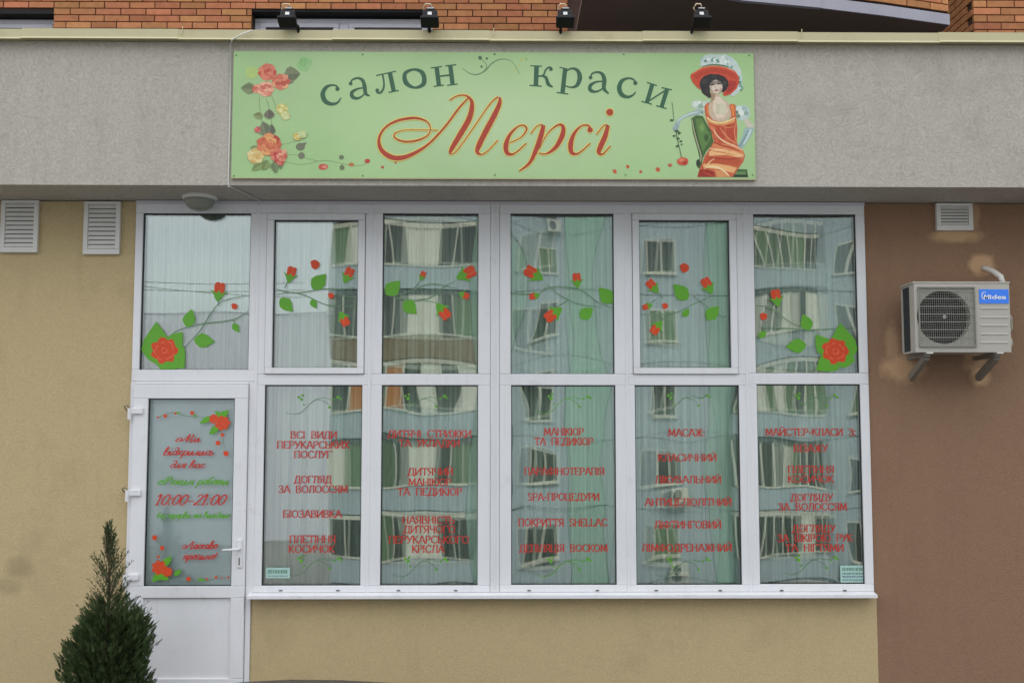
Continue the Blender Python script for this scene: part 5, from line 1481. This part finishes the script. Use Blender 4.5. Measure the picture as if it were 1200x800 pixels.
NS = 15000
for i in range(NS):
    z = -1.0 + 2.18 * (RT.random() ** 0.92)
    if z > .58 and RT.random() < min(.99, .62 + (z - .58) * 2.4): continue
    R = er(z); th = RT.uniform(0, 2 * math.pi)
    bump_ = 0
    for (lt, lz, lr, la) in lobes:
        dth = (th - lt + math.pi) % (2 * math.pi) - math.pi
        d2 = (dth * R) ** 2 + (z - lz) ** 2
        bump_ = max(bump_, la * math.exp(-d2 / (lr * lr)))
    R *= (.70 + .42 * bump_)
    rr = R * (RT.uniform(.12, 1.0) ** .6)
    if z > .72: rr = R * RT.uniform(.1, 1.0)
    p = Vector((TX + rr * math.cos(th) - max(0, z - .6) * .04, TYY + rr * math.sin(th), z))
    outv = Vector((math.cos(th), math.sin(th), 0))
    d = (outv * RT.uniform(.25, .8) + Vector((RT.uniform(-.25, .25), RT.uniform(-.25, .25), RT.uniform(.45, 1.0)))).normalized()
    side = d.cross(Vector((RT.uniform(-1, 1), RT.uniform(-1, 1), RT.uniform(-.3, .3)))).normalized()
    L_ = RT.uniform(.034, .062) * (1.0 if z < .7 else .8)
    m_ = 5
    for k in range(m_):
        q = p + d * L_ * (k / m_)
        for sg in (-1, 1):
            dd = (d * .75 + side * sg * .75).normalized(); nn = d.cross(side)
            leaflet(q, dd, dd.cross(nn).normalized(), L_ * (.42 - .05 * k), .0036)
    leaflet(p + d * L_ * .8, d, side, L_ * .4, .004); leaflet(p, d, side, L_ * .9, .003)
for i in range(170):
    z = .55 + .60 * RT.random() ** .85; R = er(z) * RT.uniform(.6, 1.25); th = RT.uniform(0, 6.28)
    b0 = Vector((TX - max(0, z - .6) * .05, TYY, z - .10)); e = Vector((TX + R * math.cos(th) - max(0, z - .6) * .05, TYY + R * math.sin(th), z + .04))
    tw = MB(); mb.tube([b0, (b0 + e) / 2 + Vector((0, 0, -.012)), e], [.0022, .0016, .0009], 4, 1)
    for k in range(5):
        q = b0.lerp(e, .35 + .15 * k); d = (e - b0).normalized(); sd = Vector((RT.uniform(-1, 1), RT.uniform(-1, 1), RT.uniform(0, 1))).normalized()
        leaflet(q, (d + sd).normalized(), d.cross(sd).normalized(), .03, .0032); leaflet(q, (d - sd * .8 + Vector((0, 0, .5))).normalized(), d.cross(sd).normalized(), .026, .003)
mb.add(vs, fs, 0)
M['thuja'] = mat('thuja_scale_leaves', (0.075, 0.115, 0.036), .7, col2=(0.022, 0.040, 0.014), vscale=22, spec=.3)
M['twig'] = mat('thuja_twig', (0.13, 0.11, 0.06), .9)
mb.build('crown', [M['thuja'], M['twig']], thuja)

# ------------------------------------------------------------------ parked car, only its roof reaches the frame
CXc, CYc = at(315, 797, -1.9).x, -1.95
CZ = GZ; roofz = at(315, 798.2, -1.36).z + .006
car = thing('parked_car', (CXc, CYc, CZ), 'dark blue hatchback car whose roof just shows at the bottom edge', 'car')
M['paint'] = mat('dark_blue_car_paint', (0.03, 0.035, 0.06), .25, metal=.3)
M['carglass'] = mat('dark_car_glass', (.015, .018, .02), .04, spec=.8)
M['tyre'] = mat('tyre_rubber', (.02, .02, .02), .85); M['rim'] = mat('alloy_rim', (.5, .5, .52), .35, metal=.8)
M['headlamp'] = mat('clear_headlamp', (.6, .62, .65), .1); M['taillamp'] = mat('red_taillamp', (.4, .02, .02), .2)
HC = roofz - CZ
# stations: x, z low, z belt, half width
st = [(-1.86, .32, .60, .62), (-1.78, .24, .70, .74), (-1.45, .20, .80, .82), (-.95, .20, .92, .83), (-.4, .20, .95, .84), (.5, .20, .98, .84), (1.3, .22, 1.0, .83), (1.65, .26, .98, .80), (1.76, .36, .86, .74)]
vs, fs = [], []
for (x, zl, zb_, hw) in st:
    ring = [(-hw * .85, zl), (-hw, zl + .12), (-hw * 1.01, (zl + zb_) / 2), (-hw * .97, zb_ - .06), (-hw * .88, zb_), (-hw * .4, zb_ + .025), (hw * .4, zb_ + .025), (hw * .88, zb_), (hw * .97, zb_ - .06), (hw * 1.01, (zl + zb_) / 2), (hw, zl + .12), (hw * .85, zl)]
    vs += [(CXc + x, CYc + y, CZ + z) for y, z in ring]
n = 12
for i in range(len(st) - 1):
    for k in range(n): fs.append([i * n + k, i * n + (k + 1) % n, (i + 1) * n + (k + 1) % n, (i + 1) * n + k])
fs.append(list(range(n))); fs.append([(len(st) - 1) * n + k for k in range(n)][::-1])
mb = MB(); mb.add(vs, fs); body = recalc(mb.build('body', M['paint'], car, smooth=True, bevel=.012))
# glasshouse
gst = [(-.98, .93, .93, .74, .74), (-.42, .93, HC - .07, .76, .60), (-.05, .93, HC - .02, .77, .58), (.5, .93, HC - .012, .77, .58), (1.1, .95, HC - .06, .76, .56), (1.55, .96, .98, .72, .70)]
vs, fs = [], []
for (x, zb_, zt, wb, wt) in gst:
    vs += [(CXc + x, CYc + y, CZ + z) for y, z in [(-wb, zb_), (-wt, zt), (wt, zt), (wb, zb_)]]
for i in range(len(gst) - 1):
    for k in range(4): fs.append([i * 4 + k, i * 4 + (k + 1) % 4, (i + 1) * 4 + (k + 1) % 4, (i + 1) * 4 + k])
mb = MB(); mb.add(vs, fs); recalc(mb.build('window', M['carglass'], car))
rst = [(-.48, HC - .085), (-.30, HC - .045), (-.05, HC - .012), (.22, HC), (.5, HC - .003), (.85, HC - .022), (1.15, HC - .065), (1.22, HC - .085)]
vs, fs = [], []
for (x, zt) in rst:
    vs += [(CXc + x - .2, CYc + y, CZ + zt + dz) for y, dz in [(-.615, -.035), (-.56, -.008), (-.3, .0), (0, .004), (.3, 0), (.56, -.008), (.615, -.035)]]
for i in range(len(rst) - 1):
    for k in range(6): fs.append([i * 7 + k, i * 7 + k + 1, (i + 1) * 7 + k + 1, (i + 1) * 7 + k])
mb = MB(); mb.add(vs, fs); o = mb.build('roof', M['paint'], car, smooth=True); so = o.modifiers.new('thick', 'SOLIDIFY'); so.thickness = .02
for sy_ in (-1, 1):
    for (a, b_) in (((-.98, .93, .75), (-.50, HC - .09, .61)), ((.30, .95, .78), (.30, HC - .03, .60)), ((1.5, .98, .73), (1.0, HC - .07, .60))):
        mb = MB(); mb.tube([(CXc + a[0], CYc + sy_ * a[2], CZ + a[1]), (CXc + b_[0], CYc + sy_ * b_[2], CZ + b_[1])], .025, 6); mb.build('pillar', M['paint'], car)
    for x in (-1.2, 1.15):
        wh = MB(); wh.lathe((CXc + x, CYc + sy_ * .80, CZ + .29), [(.20, -.09), (.28, -.09), (.30, -.06), (.30, .06), (.28, .09), (.20, .09)], 'y', 28); w_ = wh.build('wheel', M['tyre'], car)
        wh = MB(); wh.lathe((CXc + x, CYc + sy_ * .80, CZ + .29), [(.205, -.093), (.19, -.07), (.05, -.095), (.05, .095), (.19, .07), (.205, .093)], 'y', 20); wh.build('rim', M['rim'], w_)
    mb = MB(); mb.lathe((CXc - 1.80, CYc + sy_ * .55, CZ + .62), [(.11, 0), (.10, -.03), (.04, -.05)], 'x', 16); mb.build('headlight', M['headlamp'], car)
    mb = MB(); mb.box(CXc + 1.70, CXc + 1.785, CYc + sy_ * .66 - .07, CYc + sy_ * .66 + .07, CZ + .70, CZ + .86); mb.build('taillight', M['taillamp'], car, bevel=.02)
    mb = MB(); mb.lathe((CXc - .72, CYc + sy_ * .90, CZ + 1.0), [(.07, -.05), (.08, 0), (.06, .05)], 'x', 12); mb.build('mirror', M['paint'], car)
    for x in (0.1, .9):
        mb = MB(); mb.box(CXc + x, CXc + x + .16, CYc + sy_ * .853 - .012, CYc + sy_ * .853 + .012, CZ + .80, CZ + .825); mb.build('door_handle', M['black'], car)
mb = MB(); mb.box(CXc - 1.93, CXc - 1.80, CYc - .68, CYc + .68, CZ + .30, CZ + .46); mb.box(CXc + 1.72, CXc + 1.84, CYc - .70, CYc + .70, CZ + .32, CZ + .48); mb.build('bumper', M['black'], car, bevel=.03)

# ------------------------------------------------------------------ apartment building opposite (behind the camera, seen mirrored in the glass)
OY = -35.0; OG = -6.8; FH = 2.8
opp = thing('apartment_building', (0, OY, OG), 'panel apartment block across the road with glazed balconies, mirrored in the shop window', 'building')
M['op_grey'] = mat('blue_grey_panel', lin((160, 172, 176)), .85, var=.05, vscale=.8, objrand=.05)
M['op_teal'] = mat('teal_panel', lin((146, 176, 162)), .85, var=.05, vscale=.8, objrand=.05)
M['op_joint'] = mat('panel_joint', lin((84, 92, 92)), .9)
M['op_frame'] = mat('cream_window_frame', lin((198, 196, 180)), .5)
M['op_dark'] = mat('dark_reflecting_glass', (.028, .032, .028), .08, spec=.8)
M['op_green'] = mat('green_curtained_glass', lin((96, 118, 84)), .3, spec=.6)
M['op_white'] = mat('white_curtained_glass', lin((206, 206, 192)), .4)
M['op_orange'] = mat('orange_curtained_glass', lin((176, 112, 56)), .4)
M['op_brown'] = mat('brown_balcony_board', lin((118, 96, 70)), .7)
X0, X1 = -6.3, 26.0; NF = 9
mb = MB(); mb.box(X0, X1, OY - 12, OY - .12, OG, OG + NF * FH + .8); mb.build('core', M['op_joint'], opp)
cols = [  # x0, x1, kind
    (-6.3, -0.9, 'bay'), (-0.9, 0.25, 'teal'), (0.25, 2.7, 'win2'), (2.7, 4.3, 'teal2'), (4.3, 8.2, 'win2'), (8.2, 9.3, 'teal'), (9.3, 12.6, 'bay'), (12.6, 16.2, 'win'), (16.2, 20.4, 'bay'), (20.4, 26.0, 'win2')]
RO = random.Random(9)


def cp(o, loc, parent, rot=None):
    c = o.copy(); COL.objects.link(c); c.parent = parent; c.location = loc
    for ch in o.children:
        d = ch.copy(); COL.objects.link(d); d.parent = c
    return c


def win_mesh(w, h, dark):
    """frame with mullion and a pane as sub-part, at the building's origin"""
    f = MB(); o0 = Vector((0, OY, OG))
    B = lambda m_, a, b_, c, d, e_, f_: m_.box(o0.x + a, o0.x + b_, o0.y + c, o0.y + d, o0.z + e_, o0.z + f_)
    B(f, 0, w, -.02, .06, 0, .07); B(f, 0, w, -.02, .06, h - .07, h); B(f, 0, .07, -.02, .06, .0705, h - .0705); B(f, w - .07, w, -.02, .06, .0705, h - .0705)
    B(f, w * .5 - .05, w * .5 + .05, -.02, .06, .0705, h - .0705)
    B(f, -.06, w + .06, .0605, .16, -.05, 0.02)
    fo = f.build('window', M['op_frame'], opp)
    p = MB(); B(p, .0705, w - .0705, -.01, .02, .0705, h - .0705); p.build('pane', dark, fo)
    return fo


protos = {k: win_mesh(1.25, 1.4, M[k]) for k in ('op_dark', 'op_green')}
first = set()
bayw = {}
for (a, b_, kd) in cols:
    for fl in range(NF):
        zf = OG + fl * FH
        if kd in ('win', 'win2', 'teal', 'teal2'):
            mtl = M['op_teal'] if kd.startswith('teal') else (M['op_grey'] if kd == 'win2' else M['op_teal'] if (b_ - a) > 3 and a < 0 else M['op_grey'])
            p = MB()
            if kd.startswith('win'):
                cx_ = (a + b_) / 2 + .1; w = 1.25; h = 1.4; zb_ = zf + .85
                p.box(a + .015, b_ - .015, OY - .11, OY, zf + .015, zb_ - .002); p.box(a + .015, b_ - .015, OY - .11, OY, zb_ + h + .002, zf + FH - .015)
                p.box(a + .015, cx_ - w / 2 - .002, OY - .11, OY, zb_ - .0015, zb_ + h + .0015); p.box(cx_ + w / 2 + .002, b_ - .015, OY - .11, OY, zb_ - .0015, zb_ + h + .0015)
                key = RO.choice(['op_dark', 'op_green', 'op_dark'])
                o = cp(protos[key], (cx_ - w / 2, 0 - .04, zb_ - OG), opp)
                if RO.random() < .28:
                    c = MB(); xx = cx_ + .1
                    c.box(xx, xx + .8, OY + .08, OY + .36, zf + .12, zf + .66); co = c.build('air_conditioner', M['op_frame'], opp, bevel=.02)
                    c = MB(); c.lathe((xx + .3, OY + .362, zf + .39), [(.2, 0), (.2, .01)], 'y', 16); c.build('fan', M['op_dark'], co)
            else:
                p.box(a + .015, b_ - .015, OY - .11, OY, zf + .015, zf + FH - .015)
            p.build('wall_panel', mtl, opp)
        else:
            # glazed balcony bay, its floor slab bowed outward
            n = 8; dep = 1.1
            prof = [(a + (b_ - a) * i / n, OY + dep * (.62 + .38 * math.sin(math.pi * i / n))) for i in range(n + 1)]
            p = MB(); pts = [(a, OY)] + prof + [(b_, OY)]
            p.prism(pts[::-1], 'z', zf + .02, zf + .98); recalc(p.build('balcony', M['op_grey'] if RO.random() < .8 else M['op_brown'], opp))
            p = MB(); p.prism([(x, y + .05) for x, y in prof] + [(x, y - .02) for x, y in prof][::-1], 'z', zf + .981, zf + 1.06); recalc(p.build('balcony_rail', M['op_frame'], opp))
            p = MB(); p.prism(pts[::-1], 'z', zf + FH - .20, zf + FH - .03); recalc(p.build('balcony_soffit', M['op_frame'] if fl % 2 else M['op_joint'], opp))
            gl_ = MB(); fr_ = MB(); cnt = 6
            for i in range(n):
                (xa, ya), (xb, yb) = prof[i], prof[i + 1]
                k = RO.random()
                mi = 0 if k < .50 else (1 if k < .78 else (2 if k < .97 else 3))
                if a < -5 and i in (4, 5) and fl != 3: mi = 2
                if fl == 3 and a < -5 and i < 5: mi = (0, 3, 1, 3, 0)[i]
                if fl == 4 and 8 < a < 9 and i < 3: mi = 3
                gl_.add([(xa, ya - .05, zf + 1.06), (xb, yb - .05, zf + 1.06), (xb, yb - .05, zf + FH - .2), (xa, ya - .05, zf + FH - .2)], [(0, 1, 2, 3)], mi)
                fr_.box(xa - .035, xa + .035, ya - .07, ya + .0, zf + 1.0605, zf + FH - .2005)
            fo = fr_.build('balcony_window', M['op_frame'], opp)
            gl_.build('pane', [M['op_dark'], M['op_green'], M['op_white'], M['op_orange']], fo)
for k in protos:  # prototypes move to the end wall
    protos[k].location = (2.0 if k == 'op_dark' else -.0, -.04, FH * (NF - 1) + .85 + (0 if k == 'op_dark' else 3.2)) if False else (-20, 0, 0)
for k in list(protos):
    for ch in list(protos[k].children): bpy.data.objects.remove(ch)
    bpy.data.objects.remove(protos[k])
mb = MB(); mb.box(X0 - .2, X1 + .2, OY - 12.2, OY + .3, OG + NF * FH + .8, OG + NF * FH + 1.0); mb.build('roof', M['op_joint'], opp)

far = thing('distant_building', (-45, -80, OG), 'long low lavender grey building far across the road, mirrored in the pane above the door', 'building')
mb = MB(); mb.box(-90, -12, -92, -80, OG, 11.2); mb.build('wall', mat('lavender_grey_wall', lin((204, 204, 212)), .9, var=.04, vscale=.3), far)
mb = MB(); mb.box(-90.3, -11.7, -92.3, -79.95, 11.2, 11.26); mb.build('roof', M['slab'], far)
for k in range(4):
    mb = MB()
    for fl in range(5): mb.box(-86 + k * 8, -84 + k * 8, -79.99, -79.9, OG + 1 + fl * 3.4, OG + 2.4 + fl * 3.4)
    mb.build('window', M['op_dark'], far)
for k, (z0, z1, sag) in enumerate(((9.6, 7.6, .9), (8.7, 7.3, .7), (12.0, 7.0, 1.2))):
    mb = MB(); pts = []
    for i in range(17):
        t = i / 16; pts.append((-34 + 26.4 * t, -27 - 7.8 * t, z0 + (z1 - z0) * t - sag * 4 * t * (1 - t)))
    mb.tube(pts, .016, 5)
    o = mb.build('overhead_wire', M['wire'])
    tag(o, ['upper of the overhead wires crossing the sky left of the apartment block', 'lower of the overhead wires crossing the sky left of the apartment block', 'steep sagging overhead wire rising away from the apartment block'][k], 'wire', 'overhead wires')
# utility poles carrying the wires
pole = thing('utility_pole', (-34, -27, OG), 'concrete utility pole carrying the overhead wires', 'pole')
mb = MB(); mb.tube([(-34, -27, OG), (-34, -27, 12.6)], [.2, .12], 12); mb.build('shaft', M['stone'], pole)
mb = MB(); mb.box(-34.8, -33.2, -27.06, -26.94, 11.9, 12.02); mb.build('crossarm', M['black'], pole)
print('bricks', nb, 'objects', len(bpy.data.objects))
